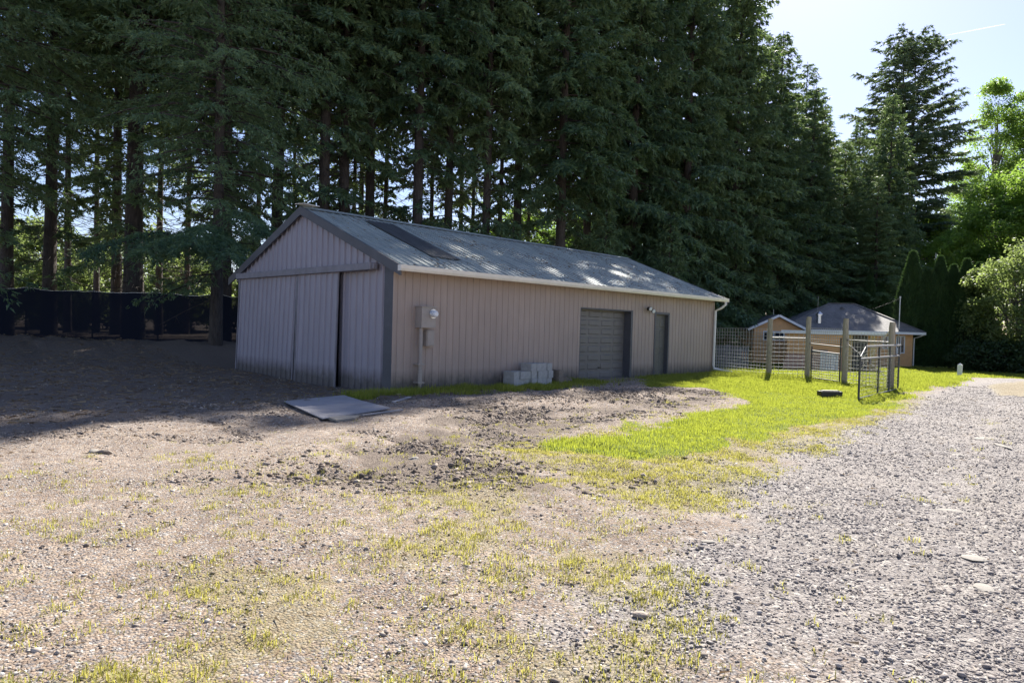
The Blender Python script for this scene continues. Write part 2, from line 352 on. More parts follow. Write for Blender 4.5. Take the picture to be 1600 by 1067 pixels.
def screen_mat():
    m=bpy.data.materials.new('dark_screen_cloth'); m.use_nodes=True; t=m.node_tree; t.nodes.clear(); out=N(t,'ShaderNodeOutputMaterial')
    d=N(t,'ShaderNodeBsdfDiffuse'); d.inputs[0].default_value=(.018,.021,.032,1); tr=N(t,'ShaderNodeBsdfTransparent')
    f=noise(t,coords(t,(1,1,2)),.8,3); k=ramp(t,f,[(.3,(.94,)*3),(.7,(.99,)*3)])
    ms=N(t,'ShaderNodeMixShader'); t.links.new(k,ms.inputs[0]); t.links.new(tr.outputs[0],ms.inputs[1]); t.links.new(d.outputs[0],ms.inputs[2]); t.links.new(ms.outputs[0],out.inputs[0]); return m
MT['screen']=screen_mat()

# ---------------------------------------------------------------- ground sheet
def axis(parts):
    a=[]
    for lo,hi,st in parts: a+=list(np.arange(lo,hi,st))
    return np.array(a+[parts[-1][1]])
gx=axis([(-900,-100,100),(-100,-20,8),(-20,-1,1.0),(-1,8,.07),(8,17,.11),(17,26,.2),(26,50,.8),(50,120,4),(120,1200,90)])
gy=axis([(-900,-100,100),(-100,-20,8),(-20,-2,1.0),(-2,7,.07),(7,13,.11),(13,22,.25),(22,50,.8),(50,120,4),(120,1200,90)])
GX,GY=np.meshgrid(gx,gy,indexing='ij'); GZ=ground_h(GX,GY)
nx,ny=len(gx),len(gy); idx=np.arange(nx*ny).reshape(nx,ny)
F=np.stack([idx[:-1,:-1],idx[1:,:-1],idx[1:,1:],idx[:-1,1:]],-1).reshape(-1,4)
me=np_mesh('ground',np.stack([GX,GY,GZ],-1).reshape(-1,3),F,True)
def trk(x,y):
    e=y-(1.95+.118*(x-3)); w_=.22+.10*vn(x,y,1.3,90)
    return (np.exp(-((e+.9)/w_)**2)+np.exp(-((e+2.5)/w_)**2)+.7*np.exp(-((e+4.6)/.3)**2)).clip(0,1)*(.5+.6*vn(x,y,.9,91)).clip(0,1)
def zones(x,y):
    j=(fbm(x,y,.9,20)-.5)*1.6+(fbm(x,y,4,21)-.5)*.7
    dist=np.hypot(x,y); k=.35+.02*dist
    gr=ss(-1.0,.9,poly_sd(POLY_GRAVEL,x,y)+j*1.3)*(1-.45*trk(x,y))
    med=ss(-.3,.3,poly_sd(POLY_MED,x,y)+j*.3)
    lawn=ss(-.22,.22,poly_sd(POLY_LAWN,x,y)+j*.75)
    far=ss(42,48,x+0*y)*ss(10,3,y)
    strip=ss(-.15,.2,poly_sd(POLY_STRIP,x,y)+j*.3)*ss(.42,.56,fbm(x,y,1.9,31))
    lawn=np.maximum(lawn,strip); lawn=np.maximum(lawn,ss(38,46,x)*ss(4.5,3.2,y)*ss(-25,-12,y))
    yel=ss(-.4,.4,poly_sd(POLY_YEL,x,y)+j*.5)
    inshade=ss(8.4,9.6,y+.15*(x-6))
    we=ss(.46,.66,fbm(x,y,.85,40))*ss(.25,-.6,-1*0+poly_sd(POLY_GRAVEL,x,y))*ss(7.8,5.0,y+ .1*x)
    we=np.maximum(we*.62*(1-.75*ss(-.3,.4,poly_sd(POLY_CLOD,x,y))),yel*.8); we=np.maximum(we,med)
    soil=ss(-.3,.7,poly_sd(POLY_CLOD,x,y)+j*1.1)*(.3+.7*ss(.35,.62,fbm(x,y,1.1,50)))
    soil=np.maximum(soil,.62*rut(x,y)*(.5+.9*fbm(x,y,7,97)))
    soil=np.maximum(soil,1.0*ss(8.9,10.8,y-.1*x+j*.5)*ss(17,9,x))  # dark soil, mixed in more strongly to darken the ground lying in shade
    lf=ss(-9,-13,(x-y)*.707)
    gr=np.maximum(gr*(1-med*.8),.45*ss(8.5,11,y)*ss(15,13,y)*ss(8,4,x))
    gr=gr*(1-lawn)
    return gr,lawn,we*(1-lawn),soil*(1-lawn)*(1-gr)
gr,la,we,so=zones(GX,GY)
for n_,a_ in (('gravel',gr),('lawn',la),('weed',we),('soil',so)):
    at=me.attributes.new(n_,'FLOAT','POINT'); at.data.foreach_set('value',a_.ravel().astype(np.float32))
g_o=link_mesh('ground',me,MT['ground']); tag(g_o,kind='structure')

# ---------------------------------------------------------------- blade / stone scatters
def unit_(v): return v/(np.linalg.norm(v,axis=-1,keepdims=True)+1e-9)
def tri_blades(P,D,Lr,Wd):
    """P base, D direction (unit) , one triangle each"""
    n=len(P); r=RNG.normal(size=(n,3)); s=np.cross(D,r); s/=np.linalg.norm(s,axis=1,keepdims=True)+1e-9
    V=np.empty((n,3,3)); V[:,0]=P-s*Wd[:,None]/2; V[:,1]=P+s*Wd[:,None]/2; V[:,2]=P+D*Lr[:,None]
    return V.reshape(-1,3)
def grass_blades(x,y,h,w,lean=.5):
    n=len(x); z=ground_h(x,y); a=RNG.uniform(0,2*np.pi,n); le=RNG.uniform(.1,1,n)*lean
    out=np.stack([np.cos(a),np.sin(a),0*a],1); side=np.stack([-np.sin(a),np.cos(a),0*a],1)
    P0=np.stack([x,y,z-.01],1); up=np.array([0,0,1.])
    P1=P0+up*(h*.6)[:,None]+out*(h*le*.25)[:,None]; P2=P0+up*(h*(1-.3*le))[:,None]+out*(h*le*.9)[:,None]
    V=np.empty((n,5,3)); V[:,0]=P0-side*w[:,None]/2; V[:,1]=P0+side*w[:,None]/2
    V[:,2]=P1+side*w[:,None]*.4; V[:,3]=P1-side*w[:,None]*.4; V[:,4]=P2
    b=np.arange(n)[:,None]*5
    F=np.concatenate([b+[0,1,2],b+[0,2,3],b+[3,2,4]],0)
    return V.reshape(-1,3),F
def pts_in(n,x0,x1,y0,y1): return RNG.uniform(x0,x1,n),RNG.uniform(y0,y1,n)
def vis(x,y,m=.6):
    dep=(x+y)*.707; lat=(x-y)*.707; return (dep>1.5)&(np.abs(lat)<dep*.80+m)
# lawn
Vs=[];Fs=[];off=0
def acc(V,F):
    global off
    Vs.append(V);Fs.append(F+off);off+=len(V)
for (n,x0,x1,y0,y1,h0,h1,w) in [(260000,5.5,17,3.8,12.4,.03,.075,.007),(230000,17,30,4.5,13,.04,.10,.011),(90000,30,52,5,16,.05,.11,.02),(50000,7,15.6,10.4,12.3,.05,.15,.008),(20000,44,60,-8,5,.06,.12,.03)]:
    x,y=pts_in(n,x0,x1,y0,y1); l=zones(x,y)[1]; pt=fbm(x,y,1.5,60); k=(RNG.random(n)<l*(.35+.9*pt))&vis(x,y)&~((x>8.4)&(x<22.7)&(y>12.12))
    x=x[k];y=y[k];h=RNG.uniform(h0,h1,len(x))*(.4+1.3*fbm(x,y,.9,61)); acc(*grass_blades(x,y,h,np.full(len(x),w)))
# taller tussocks at wall foot, fence feet and door
for (cx_,cy_,sx,sy,n,hh) in [(20.3,11.6,1.4,.3,2500,.2),(22.6,11.7,.5,.4,1200,.22),(8.7,11.8,.6,.25,1500,.22),(22.3,9.9,.8,.5,1500,.28),(23.6,10.2,1.2,.8,1800,.3),(23.3,8.9,.3,.3,500,.2),(22.4,7.5,.3,.3,500,.2),(21.0,5.8,.4,.3,600,.2),(11.0,11.7,1.6,.3,2600,.13),(13.5,11.4,1.2,.35,2200,.14),(19.2,11.8,.8,.25,1200,.15),(9.8,11.6,.8,.3,1600,.15)]:
    x=RNG.normal(cx_,sx,n); y=RNG.normal(cy_,sy,n); k=~((x>8.4)&(x<22.7)&(y>12.12)); x=x[k];y=y[k]
    acc(*grass_blades(x,y,RNG.uniform(.3,1,len(x))*hh,np.full(len(x),.009),.7))
lawn=link_mesh('grass',np_mesh('grass',np.concatenate(Vs),np.concatenate(Fs)),MT['grass']); tag(lawn,'bright green lawn grass growing between the shed, the wire fence and the gravel drive','grass',kind='stuff')
# sparse yellow-green weeds on the dirt
Vs=[];Fs=[];off=0
nt_=52000; x,y=pts_in(nt_,-.5,15,.3,9); w4=zones(x,y); d=w4[2]; cl=fbm(x,y,2.2,70)
k=(RNG.random(nt_)<np.clip(d*1.3*ss(.35,.6,cl)+.06*(1-w4[0])*ss(9,6,y),0,1)*(1-.0*w4[0]))&vis(x,y)&(w4[1]<.6); x=x[k];y=y[k]
extra=[(1.0,5.3,.3),(1.3,5.0,.25),(2.5,5.6,.18),(3.3,5.6,.2),(3.1,4.7,.25),(1.1,3.6,.2),(1.5,3.5,.25),(1.5,3.9,.2),(2.6,3.2,.2),(1.6,2.4,.3),(2.9,2.6,.3),(3.4,2.2,.2),(2.2,2.2,.3),(2.1,4.6,.2),(2.5,7.1,.15),(4.0,3.9,.25),(2.7,2.9,.3),(2.2,2.8,.25),(5.0,3.2,.35),(5.6,3.9,.35)]
for ex,ey,er in extra:
    x=np.r_[x,RNG.normal(ex,er,22)]; y=np.r_[y,RNG.normal(ey,er,22)]
tuft_n=len(x); m=RNG.integers(8,26,tuft_n); xs=np.repeat(x,m); ys=np.repeat(y,m); hs=np.repeat(RNG.uniform(.018,.072,tuft_n),m)
xs=xs+RNG.normal(0,.034,len(xs)); ys=ys+RNG.normal(0,.034,len(ys))
acc(*grass_blades(xs,ys,hs*RNG.uniform(.4,1.1,len(xs)),np.full(len(xs),.005),1.15))
# single short blades everywhere in the yellow band
n=500000; x,y=pts_in(n,.2,22,.8,9); w4=zones(x,y); k=(RNG.random(n)<w4[2]*.75*ss(.35,.6,fbm(x,y,3,71)))&vis(x,y); x=x[k];y=y[k]
acc(*grass_blades(x,y,RNG.uniform(.012,.04,len(x)),np.full(len(x),.004),1.0))
weeds=link_mesh('weeds',np_mesh('weeds',np.concatenate(Vs),np.concatenate(Fs)),MT['grass_dry']); tag(weeds,'thin yellowing weeds and grass tufts scattered over the bare dirt','weeds',kind='stuff')

# stones
def ico():
    bm=bmesh.new(); bmesh.ops.create_icosphere(bm,subdivisions=1,radius=1); v=np.array([v.co[:] for v in bm.verts]); f=np.array([[l.index for l in fc.verts] for fc in bm.faces]); bm.free(); return v,f
IV,IF=ico()
def stones(x,y,s,flat=.6,sink=.25,jit=.28):
    n=len(x); z=ground_h(x,y); V=np.repeat(IV[None],n,0)*(1+RNG.normal(0,jit,(n,len(IV),1)).clip(-.5,.5))
    sc=np.stack([RNG.uniform(.7,1.3,n),RNG.uniform(.6,1.1,n),RNG.uniform(flat*.6,flat*1.2,n)],1); V=V*sc[:,None,:]*s[:,None,None]
    a=RNG.uniform(0,2*np.pi,n); c,si=np.cos(a),np.sin(a); X=V[...,0]*c[:,None]-V[...,1]*si[:,None]; Y=V[...,0]*si[:,None]+V[...,1]*c[:,None]
    tl=RNG.normal(0,.35,n); Z=V[...,2]+X*tl[:,None]*.5
    V=np.stack([X+x[:,None],Y+y[:,None],Z+(z+s*flat*(.5-sink))[:,None]],-1)
    return V.reshape(-1,3),(IF[None]+np.arange(n)[:,None,None]*len(IV)).reshape(-1,3)
def near_pts(n,dmax,p=1.0):
    """more points near the camera"""
    u=RNG.random(n); dep=1.9+(dmax-1.9)*u**(1.35*p); lat=RNG.uniform(-.83,.83,n)*dep
    return (dep+lat)*.707,(dep-lat)*.707,dep
x,y,dp=near_pts(290000,22); w4=zones(x,y); k=RNG.random(len(x))<ss(.2,1.0,w4[0]*(.45+.9*fbm(x,y,1.2,80))); x=x[k];y=y[k];dp=dp[k]
s=RNG.lognormal(-5.3,.42,len(x)).clip(.003,.019)*(1+dp*.03)
V,F=stones(x,y,s,.65); st=link_mesh('gravel',np_mesh('gravel',V,F),MT['stone']); tag(st,'loose crushed grey gravel covering the drive','gravel',kind='stuff')
x,y,dp=near_pts(90000,18); w4=zones(x,y); k=(RNG.random(len(x))<(1-w4[0])*(1-w4[1])*ss(.35,.65,fbm(x,y,1.7,81))*.8); x=x[k];y=y[k];dp=dp[k]
s=RNG.lognormal(-5.4,.5,len(x)).clip(.0025,.017)*(1+dp*.03)
V,F=stones(x,y,s,.65); st=link_mesh('pebbles',np_mesh('pebbles',V,F),MT['pebble']); tag(st,'small brown pebbles and grit lying on the bare dirt','pebbles',kind='stuff')
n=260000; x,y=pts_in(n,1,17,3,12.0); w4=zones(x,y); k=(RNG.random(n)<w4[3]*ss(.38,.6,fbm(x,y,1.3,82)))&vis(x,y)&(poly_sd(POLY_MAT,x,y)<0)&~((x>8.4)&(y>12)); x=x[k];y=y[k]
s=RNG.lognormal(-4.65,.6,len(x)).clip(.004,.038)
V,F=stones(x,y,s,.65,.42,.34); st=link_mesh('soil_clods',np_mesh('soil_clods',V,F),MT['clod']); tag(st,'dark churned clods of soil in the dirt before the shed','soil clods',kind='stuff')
# dry litter: twigs, bark flakes
n=16000; x,y=pts_in(n,.2,20,.5,24); x2,y2=pts_in(70000,-6,13,8.5,34); k2=(np.hypot(x2,y2)<37); x=np.r_[x,x2[k2]]; y=np.r_[y,y2[k2]]; n=len(x); w4=zones(x,y); k=(RNG.random(n)<.5*(1-w4[1]))&vis(x,y)&~((x>8.2)&(y>12))&(poly_sd(POLY_MAT,x,y)<0); x=x[k];y=y[k]; n=len(x)
P=np.stack([x,y,ground_h(x,y)+RNG.uniform(.002,.02,n)],1); a=RNG.uniform(0,6.28,n); D=np.stack([np.cos(a),np.sin(a),RNG.normal(0,.12,n)],1)
V=tri_blades(P,D,RNG.uniform(.015,.09,n)*(1+1.2*(y>11)),RNG.uniform(.004,.016,n)*(1+1.0*(y>11))); li=link_mesh('litter',np_mesh('litter',V,np.arange(len(V)).reshape(-1,3)),MT['litter']); tag(li,'dry twigs, needles and bark flakes strewn over the ground','litter',kind='stuff')

# ---------------------------------------------------------------- the shed
X0,Y0,X1,Y1=SHED; ZE=2.80; YR=16.25; ZR=4.36
shed=empty('shed',(X0,Y0,0)); tag(shed,'long tan metal shed with gabled corrugated roof, sliding barn doors and garage door','shed')
def sb(mb,name,mat,parent=None,**k):
    """build with world coordinates, parented below the shed"""
    p=parent or shed
    base=Vector((X0,Y0,0))
    mb.v=[(v[0]-base.x,v[1]-base.y,v[2]-base.z) for v in mb.v]
    return mb.build(name,mat,p,**k)
# ribbed long wall (grooves)
def groove_profile(a,b,pitch=.2,phase=8.52,d=.014,w=.022):
    pts=[(a,0.0)]; k=math.floor((a-phase)/pitch)
    while True:
        c=phase+pitch*k+ .1
        k+=1
        if c-w>b-.001: break
        if c-w<a+.001: continue
        pts+=[(c-w,0.0),(c-w*.45,d),(c+w*.45,d),(min(c+w,b),0.0)]
        if c+w>=b: break
    if pts[-1][0]<b: pts.append((b,0.0))
    return pts
def wall_seg(mb,a,b,z0,z1):
    p=groove_profile(a,b); n=len(p); vs=[(x,Y0+d,z0) for x,d in p]+[(x,Y0+d,z1) for x,d in p]
    mb.add(vs,[(i,i+1,n+i+1,n+i) for i in range(n-1)])
GD=(14.93,17.45,2.08); PD=(18.72,19.60,2.08)
w=MB(); wall_seg(w,X0,GD[0],-.15,ZE); wall_seg(w,GD[0],GD[1],GD[2],ZE); wall_seg(w,GD[1],PD[0],-.15,ZE); wall_seg(w,PD[0],PD[1],PD[2],ZE); wall_seg(w,PD[1],X1,-.15,ZE)
sb(w,'long_wall',MT['wall_tan'])
w=MB(); w.box((X0+.05,Y0+.5,-.15),(X0+.06,Y1-.05,ZE)); w.box((X1-.06,Y0+.05,-.15),(X1,Y1,ZE)); w.box((X0,Y1-.05,-.15),(X1-.07,Y1,ZE))
w.add([(X1-.02,Y0,ZE),(X1-.02,Y1,ZE),(X1-.02,YR,ZR-.06),(X1-.06,Y0,ZE),(X1-.06,Y1,ZE),(X1-.06,YR,ZR-.06)],[(0,1,2),(3,5,4),(0,3,4,1),(1,4,5,2),(2,5,3,0)])
sb(w,'rear_wall',MT['wall_tan'])
w=MB(); w.box((X0+.4,Y0+.7,-.1),(X1-.3,Y1-.2,0.015)); sb(w,'floor_slab',MT['concrete'])
# gable wall: trapezoid ribs standing proud towards -X
def rib_panel(mb,xf,ya,yb,zb,zt,pitch=.27,phase=12.2,lean=0.0,rib=.036):
    """zb, zt: functions of y ; front plane x=xf ; lean moves the bottom towards -X"""
    ys=[(ya,0)]; k=math.floor((ya-phase)/pitch)
    while True:
        c=phase+k*pitch+.13; k+=1
        if c+.03>yb: break
        if c-.03<ya: continue
        ys+=[(c-.028,0),(c-.014,rib),(c+.014,rib),(c+.028,0)]
        m_=c+pitch/2
        if m_+.02<yb: ys+=[(m_-.012,0),(m_,.005),(m_+.012,0)]
    ys.append((yb,0)); n=len(ys)
    vs=[(xf-d-lean,y,zb(y)) for y,d in ys]+[(xf-d,y,zt(y)) for y,d in ys]
    mb.add(vs,[(i,i+1,n+i+1,n+i) for i in range(n-1)])
def roofz(y): return ZE+.02+(ZR-ZE)*(1-abs(y-YR)/(YR-Y0)) if True else 0
w=MB()
seg=lambda a,b: rib_panel(w,X0,a,b,lambda y:2.62,lambda y:roofz(y)-.03)
seg(Y0+.32,YR); seg(YR,Y1)
rib_panel(w,X0,Y0+.32,14.42,lambda y:-.2,lambda y:2.62)      # fixed right panel
rib_panel(w,X0,19.75,Y1,lambda y:-.1,lambda y:2.62)
sb(w,'gable_wall',MT['gable_grey'])
w=MB(); w.box((X0+.03,14.3,-.1),(X0+.05,19.8,2.7)); sb(w,'dark_interior_sheet',MT['black'])  # black sheet behind the doors; its colour stands for the unlit interior
# corner trims
w=MB(); w.box((X0-.03,Y0-.02,-.15),(X0+.0,Y0+.31,ZE-.02)); w.box((X0-.03,Y0-.02,-.15),(X0+.09,Y0-.0,ZE-.02)) if False else None
sb(w,'corner_trim',MT['trim_dark'])
w=MB(); w.box((X0-.028,Y0-.024,-.15),(X0+.03,Y0-.001,ZE-.03)); sb(w,'corner_flashing',MT['wall_tan']); w=MB(); w.box((X1-.05,Y0-.012,-.12),(X1+.012,Y0-.002,ZE-.06)); w.box((GD[1]+.06,Y0-.003,-.1),(GD[1]+.08,Y0-.001,2.0)) if False else None
sb(w,'corner_flashing',MT['wall_tan'])
# sliding doors
def sliding(name,ya,yb,xf,zb,zt,lean,shift=0,label=None):
    w=MB(); rib_panel(w,xf,ya,yb,lambda y:zb,lambda y:zt,lean=lean,phase=12.25)
    # slip sideways of the bottom (hangs askew)
    if shift: w.v=[(v[0],v[1]+shift*(1-(v[2]-zb)/(zt-zb))*(1 if True else 0),v[2]) for v in w.v]
    o=sb(w,name,MT['gable_grey'])
    s_=shift
    for a in (ya,yb):
        w=MB(); w.bar((xf-.012-lean,a+s_,zb),(xf-.012,a,zt),.05,.03,up=(1,0,0)); sb(w,'door_stile',MT['trim_wall'],o)
    if label: o['label']=label
    return o
o=sliding('sliding_door',16.32,19.85,X0-.12,-.09,2.66,.03,shift=.12,label='wider left sliding door hanging askew')
o=sliding('sliding_door',14.25,16.24,X0-.14,-.12,2.68,.04,shift=0.0,label='narrower right sliding door')
# track cover
w=MB(); w.box((X0-.24,12.78,2.64),(X0-.03,19.9,2.80)); w.box((X0-.20,12.70,2.66),(X0-.10,12.78,2.78)); sb(w,'door_track',MT['trim_wall'],bevel=.006)
w=MB(); w.box((X0-.035,19.9,2.60),(X0-.002,Y1,2.68)); sb(w,'wall_girt',MT['trim_wall'])
# roof sheets with ribs running down the slope
def roof_side(ysign):
    ov=.38; ye=(Y0-ov) if ysign<0 else (Y1+ov); sl=(ZR-ZE)/(YR-Y0); ze=ZE+.03-sl*ov; zr=ZR+.03
    xs=[]; x=X0-.10; k=0
    while x<X1+.16:
        xs+=[(x,0),(x+.085,0),(x+.10,.022),(x+.125,.022),(x+.14,0)]; x+=.23
    xs.append((X1+.2,0)); xs=[p for p in xs if p[0]<=X1+.2]
    rows=[0,.35,.68,1.0]
    w=MB(); n=len(xs); vs=[]
    for r in rows:
        for xx,d in xs: vs.append((xx,YR+(ye-YR)*r,zr+(ze-zr)*r+d+.01*math.sin(xx*1.7+r*5)*(1 if 0<r<1 else 0)))
    fs=[]
    for r in range(len(rows)-1):
        for i in range(n-1): fs.append((r*n+i,r*n+i+1,(r+1)*n+i+1,(r+1)*n+i))
    w.add(vs,fs); return w,ye,ze
w,YE,ZEE=roof_side(-1); ro=sb(w,'roof_sheet',MT['roof'])
w,_,_=roof_side(1); sb(w,'roof_sheet',MT['roof'])
sl=(ZR-ZE)/(YR-Y0)
def on_roof(x,y,up=.03): return (x,y,ZE+.03+sl*(y-Y0)+up)
# dark translucent sheet laid in the roof near the front, another at the far end
def roof_patch(x0,x1,ya,yb,name,lab=None):
    w=MB(); xs=[]; x=x0
    while x<x1: xs+=[(x,0),(x+.03,.012),(x+.06,0)]; x+=.115
    xs.append((x1,0)); n=len(xs); skew=0
    vs=[on_roof(a,ya,.031+d) for a,d in xs]+[on_roof(a,yb,.031+d) for a,d in xs]
    w.add(vs,[(i,i+1,n+i+1,n+i) for i in range(n-1)]); o=sb(w,name,MT['skylight']); 
    if lab: o['label']=lab
roof_patch(10.0,10.92,12.75,15.75,'skylight_sheet','dark translucent sheet near the front of the roof')
if 0: roof_patch(20.2,21.1,14.4,16.1,'skylight_sheet','dark translucent sheet at the far end of the roof')
w=MB()
for s_ in (-1,1):
    w.add([(X0-.12,YR,ZR+.075),(X1+.22,YR,ZR+.075),(X1+.22,YR+s_*.2,ZR+.06-sl*.2+.005),(X0-.12,YR+s_*.2,ZR+.06-sl*.2+.005)],[(0,1,2,3)])
sb(w,'ridge_cap',MT['roof'])
# underside / soffit boards
w=MB(); w.box((X0-.1,Y0-.34,ZEE-.0),(X1+.15,Y0-.02,ZEE+.012)); sb(w,'soffit',MT['wall_tan'])
# rake trim: both slopes front and back
def rake(xc,thick,name):
    w=MB(); 
    for ya,yb in ((Y0-.40,YR),(Y1+.40,YR)):
        za=ZE+.05-sl*.40; zb=ZR+.05
        vs=[]
        for xx in (xc-thick,xc+thick):
            vs+=[(xx,ya,za+.01),(xx,yb,zb+.01),(xx,yb,zb-.21),(xx,ya,za-.21)]
        w.add(vs,[(0,1,2,3),(7,6,5,4),(0,4,5,1),(1,5,6,2),(2,6,7,3),(3,7,4,0)])
    sb(w,name,MT['trim_dark'])
rake(X0-.11,.022,'rake_trim'); rake(X1+.22,.022,'rake_trim')
w=MB(); w.bar((X0-.21,YR-.1,ZR+.10),(X0+.35,YR+.1,ZR+.12),.3,.015); sb(w,'ridge_flashing',MT['gutter'])
# gutter (open K profile) and downspout
w=MB(); prof=[(0,.12),(0,0),(-.085,0),(-.11,.05),(-.12,.125),(-.105,.125),(-.095,.055),(-.078,.012),(-.012,.012),(-.012,.12)]
yb_=YE+.03; zb_=ZEE-.10; n=len(prof); vs=[(X0-.15,yb_+a,zb_+b) for a,b in prof]+[(X1+.22,yb_+a,zb_+b) for a,b in prof]
w.add(vs,[(i,(i+1)%n,n+(i+1)%n,n+i) for i in range(n)]+[tuple(range(n)),tuple(range(n,2*n))])
w.box((X0-.155,yb_-.118,zb_),(X0-.15,yb_,zb_+.12)); w.box((X1+.22,yb_-.118,zb_),(X1+.225,yb_,zb_+.12))
sb(w,'gutter',MT['gutter'])
w=MB(); w.tube([(22.66,YE-.03,zb_+.01),(22.66,YE-.03,zb_-.10),(22.62,YE+.10,zb_-.22),(22.58,Y0-.07,zb_-.33),(22.58,Y0-.06,.28),(22.6,Y0-.08,.16),(22.72,Y0-.45,.09),(22.8,Y0-.72,.06)],.045,8)
sb(w,'downspout',MT['white'],smooth=False)
# garage door in a deep reveal
R_=.28
w=MB(); w.box((GD[0]-.002,Y0+.004,-.1),(GD[0]+.04,Y0+R_,GD[2])); w.box((GD[1]-.04,Y0-.006,-.1),(GD[1]+.06,Y0+R_,GD[2]+.0)); w.box((GD[0]+.04,Y0+.004,GD[2]-.04),(GD[1]-.04,Y0+R_,GD[2]+.002))
fr=sb(w,'garage_door_frame',MT['trim_dark'])
w=MB(); gx0,gx1=GD[0]+.04,GD[1]-.04; yf=Y0+R_-.02; zz0,zz1=-.03,GD[2]-.04
w.box((gx0,yf,zz0),(gx1,yf+.04,zz1))
rows=8; ph=(zz1-zz0)/rows; cols=4; cw=(gx1-gx0)/cols
for r in range(rows):
    za=zz0+r*ph; 
    for c in range(cols):
        xa=gx0+c*cw+.05; xb=gx0+(c+1)*cw-.05; z_a=za+.04; z_b=za+ph-.04; b_=.022; d_=.018
        # raised field with bevelled edges
        vs=[(xa,yf-.001,z_a),(xb,yf-.001,z_a),(xb,yf-.001,z_b),(xa,yf-.001,z_b),(xa+b_,yf-d_,z_a+b_),(xb-b_,yf-d_,z_a+b_),(xb-b_,yf-d_,z_b-b_),(xa+b_,yf-d_,z_b-b_)]
        w.add(vs,[(0,1,5,4),(1,2,6,5),(2,3,7,6),(3,0,4,7),(4,5,6,7)])
    if r%2==0 and r: w.box((gx0,yf-.008,za-.006),(gx1,yf-.001,za+.006))
gdo=sb(w,'garage_door',MT['gdoor'])
w=MB(); w.box(((gx0+gx1)/2-.06,yf-.05,.30),((gx0+gx1)/2+.06,yf-.03,.33)); w.box(((gx0+gx1)/2-.06,yf-.035,.30),((gx0+gx1)/2-.05,yf-.009,.33)); w.box(((gx0+gx1)/2+.05,yf-.035,.30),((gx0+gx1)/2+.06,yf-.009,.33)); sb(w,'handle',MT['black'],gdo)
# entry door
w=MB(); w.box((PD[0]-.002,Y0-.02,-.08),(PD[0]+.07,Y0+.18,PD[2])); w.box((PD[1]-.07,Y0-.02,-.08),(PD[1]+.002,Y0+.18,PD[2])); w.box((PD[0]+.07,Y0-.02,PD[2]-.07),(PD[1]-.07,Y0+.18,PD[2]+.002))
sb(w,'entry_door_frame',MT['trim_dark'])
w=MB(); px0,px1=PD[0]+.07,PD[1]-.07; yf=Y0+.12; w.box((px0,yf,-.02),(px1,yf+.04,PD[2]-.07))
for za,zb2 in ((.15,.75),(.88,1.50),(1.60,1.88)):
    for k in range(2):
        xa=px0+.07+k*((px1-px0)/2-.02); xb=xa+(px1-px0)/2-.12; b_=.02
        vs=[(xa,yf-.001,za),(xb,yf-.001,za),(xb,yf-.001,zb2),(xa,yf-.001,zb2),(xa+b_,yf-.014,za+b_),(xb-b_,yf-.014,za+b_),(xb-b_,yf-.014,zb2-b_),(xa+b_,yf-.014,zb2-b_)]
        w.add(vs,[(0,1,5,4),(1,2,6,5),(2,3,7,6),(3,0,4,7),(4,5,6,7)])
pdo=sb(w,'entry_door',MT['pdoor'])
w=MB(); w.tube([(px0+.06,yf,1.0),(px0+.06,yf-.04,1.0),(px0+.06,yf-.07,1.0)],[.012,.012,.028],8); sb(w,'knob',MT['chrome'],pdo)
# meter box, meter, small box, conduit
w=MB(); w.box((9.12,Y0-.24,1.38),(9.52,Y0+.003,1.85)); w.box((9.10,Y0-.26,1.842),(9.54,Y0+.002,1.866)); mbx=sb(w,'meter_box',MT['box'],bevel=.006)
w=MB(); w.tube([(9.42,Y0-.24,1.70),(9.42,Y0-.27,1.70)],.105,20); w.tube([(9.42,Y0-.27,1.70),(9.42,Y0-.285,1.70)],.085,20); mm=sb(w,'meter_ring',MT['chrome'],mbx)
w=MB(); w.tube([(9.42,Y0-.285,1.70),(9.42,Y0-.36,1.70),(9.42,Y0-.385,1.70)],[.075,.072,.05],20); sb(w,'meter_glass',MT['lens'],mbx,smooth=False)
w=MB(); w.box((9.33,Y0-.16,.97),(9.55,Y0+.003,1.33)); w.box((9.35,Y0-.175,.99),(9.53,Y0-.16,1.32)); sb(w,'breaker_box',MT['box'],bevel=.004)
w=MB(); w.box((9.30,Y0-.02,.92),(9.62,Y0-.001,1.42)); sb(w,'backing_board',MT['wall_tan'])
w=MB(); w.tube([(9.19,Y0-.13,1.385),(9.19,Y0-.13,.42)],.042,10); w.tube([(9.19,Y0-.13,.42),(9.19,Y0-.13,.30),(9.19,Y0-.13,.12)],[.055,.055,.055],10); w.tube([(9.19,Y0-.13,.12),(9.19,Y0-.12,-.1)],.040,10)
for zz in (.55,.14): w.box((9.10,Y0-.19,zz),(9.28,Y0-.001,zz+.03))
sb(w,'conduit',MT['box'])
# twin flood light
w=MB(); w.tube([(18.32,Y0,2.16),(18.32,Y0-.04,2.16)],.055,12); w.tube([(18.32,Y0-.04,2.16),(18.24,Y0-.11,2.18)],.015,6); w.tube([(18.32,Y0-.04,2.16),(18.40,Y0-.11,2.12)],.015,6)
fl=sb(w,'flood_light',MT['black'])
for dx,dz in ((-.09,.02),(.09,-.05)):
    w=MB(); c=Vector((18.32+dx,Y0-.11,2.16+dz)); d=Vector((-.3,-1,-.35)).normalized(); w.tube([c-d*.05,c,c+d*.08],[.035,.05,.075],12,caps=True); h=sb(w,'lamp_head',MT['black'],fl)
    w=MB(); w.tube([c+d*.081,c+d*.095],[.066,.05],12); sb(w,'lamp_lens',MT['lens'],fl)

